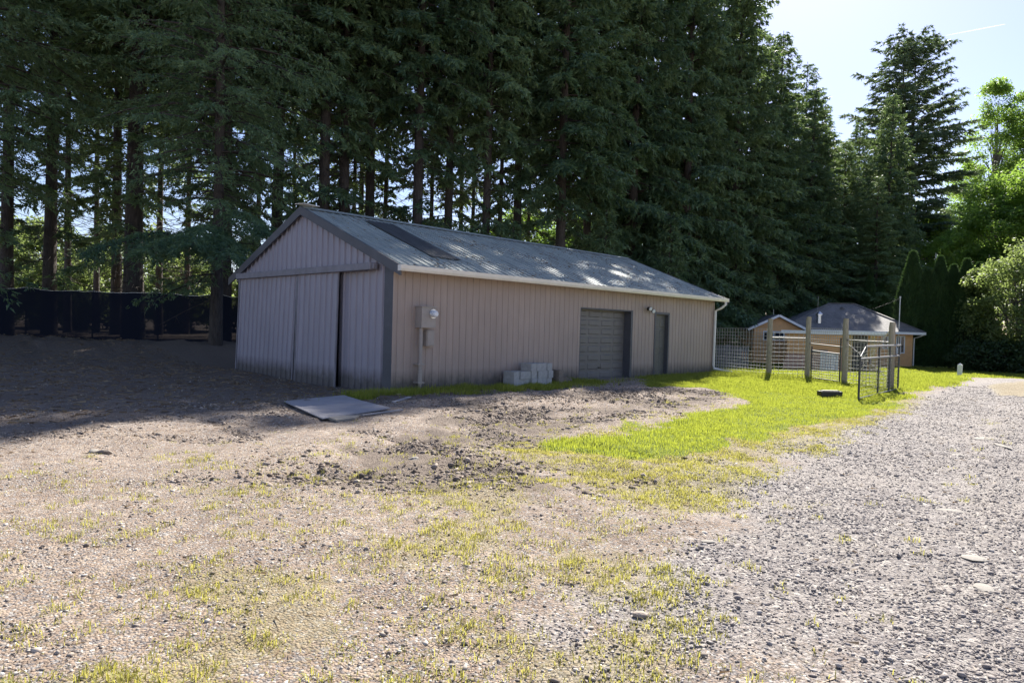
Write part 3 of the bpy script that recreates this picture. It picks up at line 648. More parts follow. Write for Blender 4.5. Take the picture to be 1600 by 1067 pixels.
n=5200; u_=RNG.random(n); xr=RNG.uniform(X0,X1,n); yr=Y0-.3+(YR-Y0+.2)*u_; kk=RNG.random(n)<(ss(.42,.62,fbm(xr,yr,1.1,77))+.08); xr=xr[kk]; yr=yr[kk]; n=len(xr)
P=np.stack([xr,yr,ZE+.035+sl*(yr-Y0)+RNG.uniform(0,.012,n)],1); a=RNG.uniform(0,6.28,n); D=np.stack([np.cos(a)*.5,np.sin(a),np.sin(a)*sl],1)
V=tri_blades(P,unit_(D),RNG.uniform(.03,.12,n),RNG.uniform(.01,.03,n)); li=link_mesh('needle_litter',np_mesh('needle_litter',V,np.arange(len(V)).reshape(-1,3)),MT['litter']); tag(li,'brown fir needles and twigs fallen on the shed roof','needle litter',kind='stuff')
# ---------------------------------------------------------------- concrete blocks
def block_mesh(L=.39,Wd=.19,H=.19):
    w=MB(); t_=.03
    w.box((-L/2,-Wd/2,0),(L/2,-Wd/2+t_,H)); w.box((-L/2,Wd/2-t_,0),(L/2,Wd/2,H))
    for xx in (-L/2,-t_/2,L/2-t_): w.box((xx,-Wd/2+t_,0),(xx+t_,Wd/2-t_,H))
    return w
blk0=None
grp='concrete blocks stacked against the shed wall'
heights=[2,2,2,3,3,3,3]; course=['bottom','second','top']; order=['first','second','third','fourth','fifth','sixth','seventh']
def ghs(x,y): return float(ground_h(np.array([x]),np.array([y]))[0])
gz=max(ghs(12.6,11.9),-.02)-.01
for c,hh in enumerate(heights):
    for r in range(hh):
        xx=11.86+.205*c+random.uniform(-.008,.008)+(.03 if r==1 else 0); yy=11.86+random.uniform(-.03,.03)+(-.04 if c in (3,4) and r<2 else 0); zz=gz+.192*r; rz=math.pi/2+rad(random.uniform(-2.5,2.5))
        if blk0 is None: o=block_mesh().build('concrete_block',MT['concrete'],None,bevel=.004); blk0=o
        else: o=blk0.copy(); COL.objects.link(o)
        o.location=(xx,yy,zz); o.rotation_euler=(0,0,rz)
        tag(o,'grey concrete block, %s column of the wall stack, %s course'%(order[c],course[r]),'concrete block',grp)
brn=None
for i,(xx,yy,r,rz,lab) in enumerate([(13.5,11.8,0,90,'brown stained concrete block, lower one beside the grey stack'),(13.51,11.82,1,93,'brown stained concrete block lying on top beside the grey stack'),(13.8,11.85,0,60,'brown mossy concrete block on the grass nearest the garage door')]):
    if brn is None: brn=block_mesh().build('concrete_block',MT['concrete_brown'],None,bevel=.004); o=brn
    else: o=brn.copy(); COL.objects.link(o)
    o.location=(xx,yy,gz+.192*r); o.rotation_euler=(0,0,rad(rz)); tag(o,lab,'concrete block',grp)
def rock(name,loc,s,mat,lab,cat,seed,flat=.6,jit=.16,group=None,sub=2):
    rr=random.Random(seed); bm=bmesh.new(); bmesh.ops.create_icosphere(bm,subdivisions=sub,radius=1)
    o1=rr.random()*50
    for v in bm.verts:
        n=fbm(np.array([v.co.x*1.1+o1]),np.array([v.co.y*1.1+v.co.z*1.7]),1.0,9,3)[0]-.5
        v.co*=1+n*jit*4; v.co.x*=s[0]; v.co.y*=s[1]; v.co.z*=s[2]
    me=bpy.data.meshes.new(name); bm.to_mesh(me); bm.free(); o=link_mesh(name,me,mat); o.location=loc; o.rotation_euler=(0,0,rr.uniform(0,3)); tag(o,lab,cat,group); return o
rock('brick_rubble',(14.2,11.95,gz+.06),(.11,.08,.07),MT['concrete_brown'],'broken brown rubble lump between the blocks and the garage door','rubble',5)
MT['pale']=simple('pale_stone',(.27,.245,.21),.9,.12,12,bmp=.3)
for i,(xx,yy,a,b,lab) in enumerate([(6.8,1.4,.17,.075,'pale flat stone in the drive, in the middle of the gravel'),(5.4,.95,.13,.09,'pale flat stone in the drive at the right, with a wider one just below it'),(4.82,.8,.12,.07,'pale wide flat stone in the drive, lowest of the right hand pair'),(12.1,2.1,.26,.12,'pale flat stone in the drive farthest from the shed corner'),(4.3,2.3,.07,.045,'small pale stone where gravel meets bare dirt'),(10.1,2.0,.16,.1,'pale flat stone in the drive, nearer one by the right edge'),(11.4,1.75,.35,.06,'long thin pale stone streak at the right edge of the drive')]):
    rock('flat_stone',(xx,yy,ghs(xx,yy)+.004),(a*.7,b*.75,.009),MT['pale'],lab,'stone',20+i,jit=.22,group='pale flat stones bedded in the drive')
for i,(xx,yy,s_,lab,mt) in enumerate([(2.0,8.1,.065,'reddish broken brick lying in the dirt at the shade edge','concrete_brown'),(1.93,8.22,.05,'pale stone lying beside the broken brick at the shade edge','pale'),(4.4,5.85,.055,'pale stone half sunk in the churned dirt before the shed','pale'),(2.95,1.95,.035,'small dark stone lying on the gravel edge low in the picture','clod')]):
    rock('rock',(xx,yy,ghs(xx,yy)+s_*.3),(s_*1.3,s_*.8,s_*.5),MT[mt],lab,'rock',40+i)
# plywood sheets before the sliding doors
def slab(name,pts,z,th,mat,lab,cat,lift=None):
    w=MB(); n=len(pts); lift=lift or [0]*n
    vs=[(x,y,z+l) for (x,y),l in zip(pts,lift)]+[(x,y,z+th+l) for (x,y),l in zip(pts,lift)]
    w.add(vs,[tuple(range(n))[::-1],tuple(range(n,2*n))]+[(i,(i+1)%n,n+(i+1)%n,n+i) for i in range(n)])
    o=w.build(name,mat); tag(o,lab,cat); return o
pz=max(ghs(a,b) for a,b in ((5.66,11.4),(7.05,11.7),(6.6,9.5),(5.1,9.1),(6,10.5),(6.3,10.2),(5.6,10.4)))
slab('plywood_sheet',[(5.66,11.42),(6.4,11.62),(7.08,11.74),(6.85,10.7),(6.62,9.48),(5.9,9.28),(5.12,9.08),(5.4,10.3)],pz+.004,.016,MT['plywood'],'large weathered plywood sheet lying on the ground before the sliding doors','plywood sheet',lift=[0,.0,.005,.005,.02,.008,0,0])
slab('concrete_scrap',[(5.15,8.72),(5.5,8.80),(5.72,9.02),(5.5,9.12),(5.2,9.05)],ghs(5.4,8.9)+.01,.03,MT['pale'],'flat grey concrete scrap at the near edge of the plywood sheet','concrete scrap')
w=MB(); w.bar((5.75,9.0,ghs(5.75,9.0)+.03),(6.75,9.33,ghs(6.75,9.33)+.035),.05,.02); o=w.build('lath',MT['plywood']); tag(o,'thin wooden lath on the dirt along the plywood edge','lath')
w=MB(); w.bar((7.35,10.45,ghs(7.35,10.45)+.025),(7.95,10.75,ghs(7.95,10.75)+.03),.07,.02); o=w.build('board',MT['plywood']); tag(o,'short dark board in the soil right of the plywood by the grass strip','board')
w=MB(); w.bar((3.95,3.05,ghs(3.95,3.05)+.012),(4.1,3.9,ghs(4.1,3.9)+.012),.0,.0) if False else None

# ---------------------------------------------------------------- screen fence at the left
A=Vector((-2.5,39.2)); B=Vector((12.9,26.0)); C_=Vector((15.5,24.6))
sf=empty('screen_fence',(A.x,A.y,0)); tag(sf,'dark privacy screen fence under the firs left of the shed','fence')
def fence_pts(n):
    return [A.lerp(B,i/(n-1)) for i in range(n)]
ps=fence_pts(9)+[C_]
w=MB(); sub=[]
for a,b in zip(ps[:-1],ps[1:]):
    for k in range(8):
        t_=k/8; p=a.lerp(b,t_); sub.append((p.x,p.y,1.98-.07*math.sin(math.pi*t_)))
sub.append((ps[-1].x,ps[-1].y,1.98))
vs=[]
for (x,y,h) in sub:
    g_=ghs(x,y); vs+=[(x-A.x,y-A.y,g_-.25),(x-A.x,y-A.y,g_+h*.5),(x-A.x,y-A.y,g_+h)]
w.add(vs,[(3*i+j,3*i+3+j,3*i+4+j,3*i+1+j) for i in range(len(sub)-1) for j in (0,1)])
w.build('screen_cloth',MT['screen'],sf)
for p in ps:
    g_=ghs(p.x,p.y); w=MB(); w.tube([(p.x-A.x+.05,p.y-A.y+.05,g_-.2),(p.x-A.x+.05,p.y-A.y+.05,g_+2.02)],.03,8); w.build('post',MT['gate'],sf)
w=MB()
for a,b in zip(sub[:-1],sub[1:]): w.bar((a[0]-A.x,a[1]-A.y,ghs(a[0],a[1])+a[2]),(b[0]-A.x,b[1]-A.y,ghs(b[0],b[1])+b[2]),.012)
w.build('top_wire',MT['wire'],sf)

# ---------------------------------------------------------------- wire fence, small gate, open gate
FP=[(22.55,10.05,2.02),(23.3,9.05,2.10),(22.4,7.55,2.05),(21.05,5.85,1.90)]
wf=empty('wire_fence',(22.5,8,0)); tag(wf,'woven wire fence on four weathered round posts beyond the shed','fence')
def wl(mb,name,mat,parent=None,org=(22.5,8,0),**k):
    mb.v=[(v[0]-org[0],v[1]-org[1],v[2]-org[2]) for v in mb.v]; return mb.build(name,mat,parent or wf,**k)
rr=random.Random(4)
for x,y,h in FP:
    g_=ghs(x,y); w=MB(); w.tube([(x,y,g_-.3),(x+.01,y,g_+.5),(x-.005,y+.01,g_+h-.15),(x,y,g_+h)],[.09,.088,.084,.078],12); wl(w,'post',MT['post'])
SP=(24.0,13.2)   # end of first run behind the shed corner
w=MB(); x,y=SP; g_=ghs(x,y); w.tube([(x,y,g_-.3),(x,y,g_+2.0)],[.09,.08],10); wl(w,'post',MT['post'])
def wire_panel(p,q,z0,z1,zs,vstep,r=.006):
    w=MB(); g1,g2=ghs(*p),ghs(*q); L=math.dist(p,q)
    for z in zs: w.bar((p[0],p[1],g1+z),(q[0],q[1],g2+z),r*2.4)
    n=int(L/vstep)
    for i in range(1,n):
        t_=i/n; x=p[0]+(q[0]-p[0])*t_; y=p[1]+(q[1]-p[1])*t_; g_=g1+(g2-g1)*t_
        w.bar((x,y,g_+z0),(x,y,g_+z1),r*1.5)
    return w
zs=[.05,.16,.27,.38,.50,.62,.75,.88,1.02,1.16,1.30,1.42,1.54,1.68]
fp=[(a[0],a[1]) for a in FP]
wl(wire_panel(SP,fp[0],.05,1.68,zs,.15),'wire_mesh',MT['wire'])
wl(wire_panel(fp[0],fp[1],.05,1.6,zs[:-1],.15),'wire_mesh',MT['wire'])
wl(wire_panel(fp[1],fp[2],1.25,1.72,[1.25,1.34,1.43,1.52,1.61,1.72],.10),'wire_mesh',MT['wire'])
wl(wire_panel(fp[2],fp[3],.05,1.62,zs[:-1],.15),'wire_mesh',MT['wire'])
def rail(p,q,z1,z2,r,name='rail',mat='gate_rail'):
    w=MB(); w.tube([(p[0],p[1],ghs(*p)+z1),(q[0],q[1],ghs(*q)+z2)],r,8); return wl(w,name,MT[mat])
rail(fp[0],fp[1],1.37,1.36,.022); rail(fp[1],fp[2],1.20,1.14,.02); rail(fp[2],fp[3],1.37,1.33,.022)
# diagonal brace wires at the end post
w=MB(); p=fp[3]; q=fp[2]; w.bar((p[0],p[1],1.78),(q[0]+.1,q[1]-.3,.2),.012); w.bar((p[0],p[1],1.74),(p[0]+.6,p[1]+.9,.9),.01); w.bar((p[0],p[1],.25),(q[0],q[1],1.3),.008); wl(w,'brace_wire',MT['wire'])
# walk gate
wg=empty('walk_gate',(23.2,8.9,0)); tag(wg,'narrow closed wire gate hung between the second and third fence posts','gate')
p=(23.2,8.88); q=(22.5,7.72); go=(23.2,8.9,0); g1,g2=ghs(*p),ghs(*q)
w=MB(); w.tube([(p[0],p[1],g1+.03),(p[0],p[1],g1+1.12)],.022,8); w.tube([(q[0],q[1],g2+.0),(q[0],q[1],g2+1.42)],.026,8); w.tube([(p[0],p[1],g1+.06),(q[0],q[1],g2+.05)],.022,8)
wl(w,'gate_frame',MT['gate'],wg,go)
w=MB(); w.tube([(p[0],p[1],g1+.97),(q[0],q[1],g2+.92)],.022,8); wl(w,'top_rail',MT['gate_rail'],wg,go)
wl(wire_panel(p,q,.05,.95,[.14,.23,.32,.41,.50,.59,.68,.77,.86],.10),'wire_mesh',MT['wire'],wg,go)
# open field gate
H1=(21.05,5.66); H2=(16.9,5.36)
og=empty('field_gate',(21.05,5.66,0)); tag(og,'dark tubular field gate with mesh, swung open along the gravel drive','gate'); oo=(21.05,5.66,0)
def gp(t_,z): 
    x=H1[0]+(H2[0]-H1[0])*t_; y=H1[1]+(H2[1]-H1[1])*t_; g_=ghs(*H1)*(1-t_)+ghs(*H2)*t_+.04; return (x,y,g_+z)
w=MB(); w.tube([gp(0,.0),gp(0,1.22)],.026,8); w.tube([gp(1,-.03),gp(1,1.0)],.026,8); w.tube([gp(0,.0),gp(1,.0)],.024,8)
for t_ in (.27,.56): w.tube([gp(t_,0),gp(t_,1.21)],.022,8)
wl(w,'gate_frame',MT['gate'],og,oo)
w=MB(); w.tube([gp(0,.93),gp(1,.93)],.027,8); w.tube([gp(-.03,1.22),gp(.88,1.22)],.027,8); w.tube([gp(.88,1.22),gp(1,.96)],.012,6); wl(w,'gate_rail',MT['gate_rail'],og,oo)
w=MB()
for i in range(1,42): w.bar(gp(i/42,0),gp(i/42,.93),.0045)
for j in range(1,10): w.bar(gp(0,j*.093),gp(1,j*.093),.0045)
for j in range(1,3): w.bar(gp(0,.93+j*.095),gp(.9,.93+j*.095),.0045)
wl(w,'wire_mesh',MT['gate'],og,oo)
w=MB(); w.bar(gp(.8,.86),gp(.76,.86),.03,.16); wl(w,'latch_plate',MT['gate'],og,oo)
# dark block in the grass
w=MB(); w.box((-.27,-.11,0),(.27,.11,.13)); w.box((-.22,-.07,.13),(.22,.07,.15)); o=w.build('dark_block',MT['black'],None,bevel=.008); o.location=(17.15,6.1,ghs(17.15,6.1)+.02); o.rotation_euler=(0,0,rad(-40)); tag(o,'low black plastic box lying in the lit grass before the wire fence','box')
# grey board fence behind the wire fence
pf=empty('board_fence',(30,17,0)); tag(pf,'grey picket board fence in shade between the shed and the house','fence')
a=Vector((29.2,20.6)); b=Vector((36.5,17.4)); n=52
w=MB()
for i in range(n):
    p=a.lerp(b,i/n); g_=ghs(p.x,p.y); d=(b-a).normalized()
    if i%1==0: w.bar((p.x,p.y,g_),(p.x,p.y,g_+1.25+rr.uniform(-.03,.03)),.095,.02,up=(-d.y,d.x,0))
wl(w,'pickets',MT['picket'],pf,(30,17,0))
w=MB()
for z in (.3,1.0): w.bar((a.x,a.y+.04,ghs(a.x,a.y)+z),(b.x,b.y+.04,ghs(b.x,b.y)+z),.04,.09)
wl(w,'rails',MT['picket'],pf,(30,17,0))
# white marker post
w=MB(); w.box((-.09,-.09,-.05),(.09,.09,.66)); w.add([(-.09,-.09,.66),(.09,-.09,.66),(.09,.09,.66),(-.09,.09,.66),(0,0,.74)],[(0,1,4),(1,2,4),(2,3,4),(3,0,4)])
o=w.build('marker_post',MT['white']); o.location=(37.6,7.5,ghs(37.6,7.5)); tag(o,'short white square marker post in the grass before the arborvitae','post')

# ---------------------------------------------------------------- house
HA=rad(-45-8); HU=Vector((math.cos(HA),math.sin(HA))); HV=Vector((-HU.y,HU.x))   # u: along the front to the right, v: away
def depth_pt(px,dep):   # lateral metres computed from the survey of the photograph
    lat=(px-800)/1051*dep; return Vector(((dep+lat)*.707,(dep-lat)*.707))
HO=Vector((51.3,13.0)); GHZ=-.47    # near right corner of the house
house=empty('house',(HO.x,HO.y,GHZ),HA); tag(house,'low tan house with dark hipped roof and front gable behind the wire fence','house')
def hb(mb,name,mat,parent=None,**k): return mb.build(name,mat,parent or house,**k)
# local frame: x along front (negative = left), y away, z up
WH=2.35
def lap_wall(mb,x0,x1,y,z0,z1,axis_='x',step=.2):
    z=z0
    while z<z1-.001:
        zt=min(z+step,z1)
        if axis_=='x': mb.add([(x0,y-.018,z),(x1,y-.018,z),(x1,y,zt),(x0,y,zt),(x0,y,z),(x1,y,z)],[(0,1,2,3),(0,4,5,1)])
        else: mb.add([(y-.018,x0,z),(y-.018,x1,z),(y,x1,zt),(y,x0,zt),(y,x0,z),(y,x1,z)],[(0,1,2,3),(0,4,5,1)])
        z=zt
w=MB()
lap_wall(w,-7.5,0,0,0,WH)
w.box((-.02,.0,0),(0,7.5,WH)); w.box((-10.6,.6,0),(-.02,7.5,WH-.01))
hb(w,'main_wall',MT['house'])
# front gable wing at left
gxl,gxr,gy_=-10.6,-7.5,-1.2
w=MB(); lap_wall(w,gxl,gxr,gy_,0,WH)
ap=((gxl+gxr)/2,3.05)
w.add([(gxl,gy_-.004,WH),(gxr,gy_-.004,WH),(ap[0],gy_-.004,ap[1]+.12)],[(0,1,2)])
w.box((gxl,gy_+.01,0),(gxl+.02,.6,WH)); w.box((gxr-.02,gy_+.01,0),(gxr,0,WH)); hb(w,'gable_wall',MT['house'])
w=MB(); e=.45; zE=2.28; 
for s_ in (-1,1):
    xe=ap[0]+s_*((gxr-gxl)/2+e)
    w.add([(ap[0],gy_-.35,ap[1]+.25),(xe,gy_-.35,zE),(xe,6.2,zE),(ap[0],6.2,ap[1]+.25),(ap[0],gy_-.35,ap[1]+.17),(xe,gy_-.35,zE-.08),(xe,6.2,zE-.08),(ap[0],6.2,ap[1]+.17)],[(0,1,2,3),(4,7,6,5),(0,4,5,1),(1,5,6,2),(2,6,7,3)])
hb(w,'gable_roof',MT['shingle'])
w=MB()
for s_ in (-1,1):
    xe=ap[0]+s_*((gxr-gxl)/2+e); w.bar((ap[0],gy_-.37,ap[1]+.17),(xe,gy_-.37,zE-.06),.03,.15)
hb(w,'barge_board',MT['winframe'])
# hipped main roof
ov=.55; x0,x1,y0,y1=-8.2-ov,0+ov,-ov,7.5+ov; zr=4.35; zb=WH+.0; rx0,rx1=-4.3,-2.6; ry=3.6
w=MB(); w.add([(x0,y0,zb),(x1,y0,zb),(x1,y1,zb),(x0,y1,zb),(rx0,ry,zr),(rx1,ry,zr),(x0,y0,zb-.02),(x1,y0,zb-.02),(x1,y1,zb-.02),(x0,y1,zb-.02)],[(0,1,5,4),(1,2,5),(2,3,4,5),(3,0,4),(0,6,7,1),(1,7,8,2),(2,8,9,3),(3,9,6,0),(6,9,8,7)])
rf=hb(w,'main_roof',MT['shingle'])
w=MB(); w.bar((x1,y0,zb+.02),(rx1,ry,zr+.02),.22,.03); w.bar((x0,y0,zb+.02),(rx0,ry,zr+.02),.22,.03); w.bar((rx0,ry,zr+.02),(rx1,ry,zr+.02),.22,.03); hb(w,'hip_cap',MT['shingle'],rf)
w=MB(); w.bar((x0,y0-.02,zb-.08),(x1+.02,y0-.02,zb-.08),.035,.16); w.bar((x1+.02,y0,zb-.08),(x1+.02,y1,zb-.08),.035,.16); hb(w,'fascia',MT['winframe'])
w=MB(); w.tube([(x1-.05,y0-.02,zb-.12),(x1-.2,y0+.2,zb-.25),(.06,-.06,zb-.4),(.06,-.06,.1)],.04,8); hb(w,'downspout',MT['white'])
# dormer vent and pipes on the roof
w=MB(); w.add([(-4.0,2.6,3.8),(-3.4,2.6,3.8),(-3.7,2.6,4.05),(-3.7,3.3,4.1)],[(0,1,2),(0,2,3),(1,3,2)]); hb(w,'roof_vent',MT['trim_dark'],rf)
w=MB(); w.tube([(-5.9,.55,2.5),(-5.9,.55,3.35)],.17,12); w.tube([(-5.9,.55,3.35),(-5.9,.55,3.45),(-5.9,.55,3.62)],[.24,.24,.05],12); hb(w,'chimney_flue',MT['chrome'],rf)
w=MB(); w.tube([(-5.9,.9,3.0),(-5.9,.9,4.7)],.012,6); hb(w,'antenna_rod',MT['wire'],rf)
w=MB(); w.tube([(-9.0,.3,2.8),(-9.0,.3,3.7)],.02,6); hb(w,'vent_pipe',MT['wire'],rf)
# service mast
w=MB(); w.tube([(-.95,-.12,.9),(-.95,-.12,4.62)],.035,8); w.tube([(-.95,-.12,4.62),(-.95,-.12,4.75)],.06,8); w.box((-1.1,-.2,.85),(-.8,-.03,1.25)); hb(w,'service_mast',MT['white'])
w=MB(); pts=[]
for i in range(13):
    t_=i/12; pts.append((-.95-6*t_,-.12+3.5*t_,4.6-2.1*math.sin(math.pi*t_*.5)+.9*t_*t_))
w.tube(pts,.008,5); hb(w,'service_cable',MT['black'])
def window(cx_,cz,wd,ht,y,name='window'):
    w=MB(); f_=.07
    w.box((cx_-wd/2-f_,y-.05,cz-ht/2-f_),(cx_+wd/2+f_,y-.025,cz-ht/2)); w.box((cx_-wd/2-f_,y-.05,cz+ht/2),(cx_+wd/2+f_,y-.025,cz+ht/2+f_))
    w.box((cx_-wd/2-f_,y-.05,cz-ht/2),(cx_-wd/2,y-.025,cz+ht/2)); w.box((cx_+wd/2,y-.05,cz-ht/2),(cx_+wd/2+f_,y-.025,cz+ht/2)); w.box((cx_-.03,y-.046,cz-ht/2),(cx_+.03,y-.026,cz+ht/2))
    o=hb(w,name,MT['winframe']); w=MB(); w.box((cx_-wd/2,y-.034,cz-ht/2),(cx_+wd/2,y-.022,cz+ht/2)); hb(w,'pane',MT['glass'],o)
window(-9.3,1.85,1.25,.5,gy_); window(-.78,1.5,.42,1.05,0); window(-1.6,1.62,.5,.75,0)
# lean-to addition towards the camera
AA=rad(-67.8); AO=Vector((37.9,15.9)); AH=2.12; AW=2.95; AD=7.0   # near left corner of the addition, its own bearing
def ab(mb,name,mat,parent=None,**k):
    o=mb.build(name,mat,parent or house,**k)
    d=AO-HO; c,s_=math.cos(-HA),math.sin(-HA); o.location=(d.x*c-d.y*s_,d.x*s_+d.y*c,0); o.rotation_euler=(0,0,AA-HA); return o
w=MB(); lap_wall(w,0,AW,0,.9,AH); w.box((0,.01,0),(.02,AD,AH)); w.box((AW-.02,.01,0),(AW,AD,AH)); ab(w,'addition_wall',MT['house'])
w=MB(); vs=[(-.2,-.03,0),(AW,-.03,0),(AW,-.03,.88),(0,-.03,.88),(-.2,.005,0),(AW,.005,0),(AW,.005,.88),(0,.005,.88)]; w.add(vs,[(0,1,2,3),(4,7,6,5),(0,4,5,1),(1,5,6,2),(2,6,7,3),(3,7,4,0)]); ab(w,'lower_panel',MT['house_low'])
w=MB(); w.box((-.3,-.35,AH+.02),(AW+1.9,AD,AH+.07)); ab(w,'addition_roof',MT['shingle'])
w=MB(); w.box((-.32,-.38,AH-.09),(AW+1.92,-.35,AH+.09)); w.box((AW+1.90,-.35,AH-.09),(AW+1.93,AD,AH+.09)); w.box((-.32,-.35,AH-.09),(-.30,AD,AH+.09)); ab(w,'addition_fascia',MT['winframe'])
for xx in (AW+.22,AW+1.35):
    w=MB(); w.box((xx-.14,-.1,0),(xx+.14,.1,AH-.02)); ab(w,'porch_post',MT['yellow'])
w=MB(); w.box((AW+.35,1.6,0),(AW+1.25,1.65,2.0)); ab(w,'porch_door',MT['trim_dark'])
w=MB(); w.box((AW,1.7,0),(AW+1.7,1.75,AH)); ab(w,'porch_wall',MT['house'])
w=MB(); w.box((1.25,-.06,1.0),(2.1,-.035,1.16)); ab(w,'wall_plate',MT['trim_dark'])
# white ribbed heater leaning at the addition
w=MB()
for i in range(7): w.box((i*.13,0,.05),(i*.13+.10,.12,.98))
w.box((-.02,.04,.02),(.90,.08,.06)); w.box((-.02,.04,.94),(.90,.08,1.0))
o=w.build('radiator',MT['white'],None,bevel=.008); q=AO+Vector((math.cos(AA),math.sin(AA)))*1.75-Vector((-math.sin(AA),math.cos(AA)))*.3; o.location=(q.x,q.y,GHZ+.02); o.rotation_euler=(0,0,AA); tag(o,'white ribbed panel radiator standing against the low pinkish wall','radiator')
# contrail
ca,cb=Vector((3482,802,1356)),Vector((3672,615,1415)); w=MB(); pts=[ca.lerp(cb,i/12) for i in range(13)]
w.tube(pts,[.5+1.3*math.sin(math.pi*min(1,i/12*.8+.1))*(.4+.6*i/12) for i in range(13)],8)
def trail_mat():
    m=bpy.data.materials.new('ice_cloud'); m.use_nodes=True; t=m.node_tree; t.nodes.clear(); out=N(t,'ShaderNodeOutputMaterial')
    d=N(t,'ShaderNodeBsdfDiffuse'); d.inputs[0].default_value=(.9,.9,.9,1); tl=N(t,'ShaderNodeBsdfTranslucent'); tl.inputs[0].default_value=(.95,.95,.95,1); tr=N(t,'ShaderNodeBsdfTransparent')
    a=N(t,'ShaderNodeMixShader'); a.inputs[0].default_value=.6; t.links.new(d.outputs[0],a.inputs[1]); t.links.new(tl.outputs[0],a.inputs[2])
    b=N(t,'ShaderNodeMixShader'); b.inputs[0].default_value=.4; t.links.new(tr.outputs[0],b.inputs[1]); t.links.new(a.outputs[0],b.inputs[2]); t.links.new(b.outputs[0],out.inputs[0]); return m
o=w.build('contrail',trail_mat(),None,smooth=True); tag(o,'thin white aircraft contrail high in the pale sky','contrail')

# ---------------------------------------------------------------- vegetation
def unit(v): return v/(np.linalg.norm(v,axis=-1,keepdims=True)+1e-9)
def conifer(name,H,cb,R,seed,step=.42,nbr=5,low_keep=.35,low_z=0,shape=.8,blade=(.16,.30,.06,.10),twd=7.0,bld=16,trunk_r=None,lean=0,droop=1.0,mat='fir',open_=1.0,dead=40,top_r=.12):
    r=np.random.default_rng(seed); A=[];D=[];Lb=[];Wb=[]
    limbs=MB(); tr=trunk_r or H*.0115
    z=low_z
    while z<H-.2:
        low=z<cb; rel=max(0,(z-cb)/(H-cb)); prof=R*max(1-rel,0)**shape*min(1,.75+rel*2.5)+top_r
        n=nbr if z<H-2 else 4
        ph=r.uniform(0,6.28)
        for k in range(n):
            if low and r.random()>low_keep*(.4+.6*z/max(cb,.1)): continue
            if (not low) and r.random()>open_: continue
            az=ph+k*6.283/n+r.normal(0,.25); L=prof*r.uniform(.6,1.18)*(.8 if low else 1)
            o=np.array([math.cos(az),math.sin(az),0.]); sd=np.array([-math.sin(az),math.cos(az),0.])
            a_=(.12+.55*rel)*r.uniform(.6,1.3); b_=(.45-.30*rel)*droop*r.uniform(.7,1.2)
            z0=z+r.uniform(-.2,.2)
            f=lambda t: np.outer(t,o)*L+np.outer(a_*t-b_*t**1.6,[0,0,1])*L+np.array([0,0,z0])
            P=f(np.linspace(0,1,4)); limbs.tube([tuple(p) for p in P],[max(.012,.012*L+.008),.010*L+.004,.006*L+.003,.003],3,caps=False)
            nt2=max(5,int(L*twd)); t=r.uniform(.10,1,nt2)**.75; t[-1]=1.0
            B=f(t); side=np.where(np.arange(nt2)%2==0,1.,-1.); side[-1]=0
            l=(.26*L*(1.05-.8*t)+.22)*r.uniform(.6,1.2,nt2)
            dd=unit(sd[None]*side[:,None]+o[None]*r.uniform(.35,1,nt2)[:,None]+np.array([0,0,-1.])*r.uniform(.05,.75,nt2)[:,None]*droop)
            m=np.maximum(3,(l*bld).astype(int)); idx=np.repeat(np.arange(nt2),m); u=r.random(len(idx))
            p=B[idx]+dd[idx]*(l[idx]*u)[:,None]+r.normal(0,.03,(len(idx),3)); p[:,2]-=(l[idx]*u)**2*.25*droop
            bd=unit(dd[idx]*.9+r.normal(0,.42,(len(idx),3))+np.array([0,0,-.22*droop]))
            A.append(p);D.append(bd);Lb.append(r.uniform(blade[0],blade[1],len(idx)));Wb.append(r.uniform(blade[2],blade[3],len(idx)))
        z+=step*r.uniform(.75,1.25)*(1 if z<H-3 else .6)
    A=np.concatenate(A);D=np.concatenate(D);Lb=np.concatenate(Lb);Wb=np.concatenate(Wb)
    if lean: pass
    V=tri_blades(A,D,Lb,Wb)
    # trunk and dead snags
    n=10; pts=[];rs=[]
    for i in range(n+1):
        zz=H*i/n; pts.append((math.sin(zz*.2+seed)*.06,math.cos(zz*.17+seed)*.06,zz-.3 if i==0 else zz)); rs.append(max(.02,tr*(1-i/n)**.9*(1.22 if i==0 else 1)))
    limbs.tube(pts,rs,12,caps=False)
    for k in range(dead):
        zz=r.uniform(1.8,max(cb*1.15,4)); az=r.uniform(0,6.28); L=r.uniform(.5,2.6); o=np.array([math.cos(az),math.sin(az)]); dz=r.uniform(-.45,.15)
        q=[(o[0]*L*t,o[1]*L*t,zz+dz*L*t-.1*L*t*t) for t in (0,.5,1)]; limbs.tube(q,[.022,.013,.004],3,caps=False)
        for j in range(4):
            t=r.uniform(.3,.95); b=np.array([o[0]*L*t,o[1]*L*t,zz+dz*L*t-.1*L*t*t]); d=np.array([*(o*.5+r.normal(0,.7,2)),r.uniform(-.7,.2)])*r.uniform(.2,.7); limbs.tube([tuple(b),tuple(b+d*.6),tuple(b+d+np.array([0,0,-.08]))],[.008,.005,.002],3,caps=False)
    e=empty(name); tk=limbs.build('trunk',MT['bark'],e,smooth=True); link_mesh('crown',np_mesh('crown',V,np.arange(len(V)).reshape(-1,3)),MT[mat],e)
    return e
def leaf_quads(P,Nn,s,r,asp=.6):
    n=len(P); a=unit(np.cross(Nn,r.normal(size=(n,3)))); b=np.cross(Nn,a)
    V=np.empty((n,4,3)); h=s[:,None]
    V[:,0]=P-a*h*.5; V[:,1]=P-b*h*asp*.5+a*h*.05+Nn*h*.06; V[:,2]=P+a*h*.5; V[:,3]=P+b*h*asp*.5+a*h*.05+Nn*h*.06
    return V.reshape(-1,3)
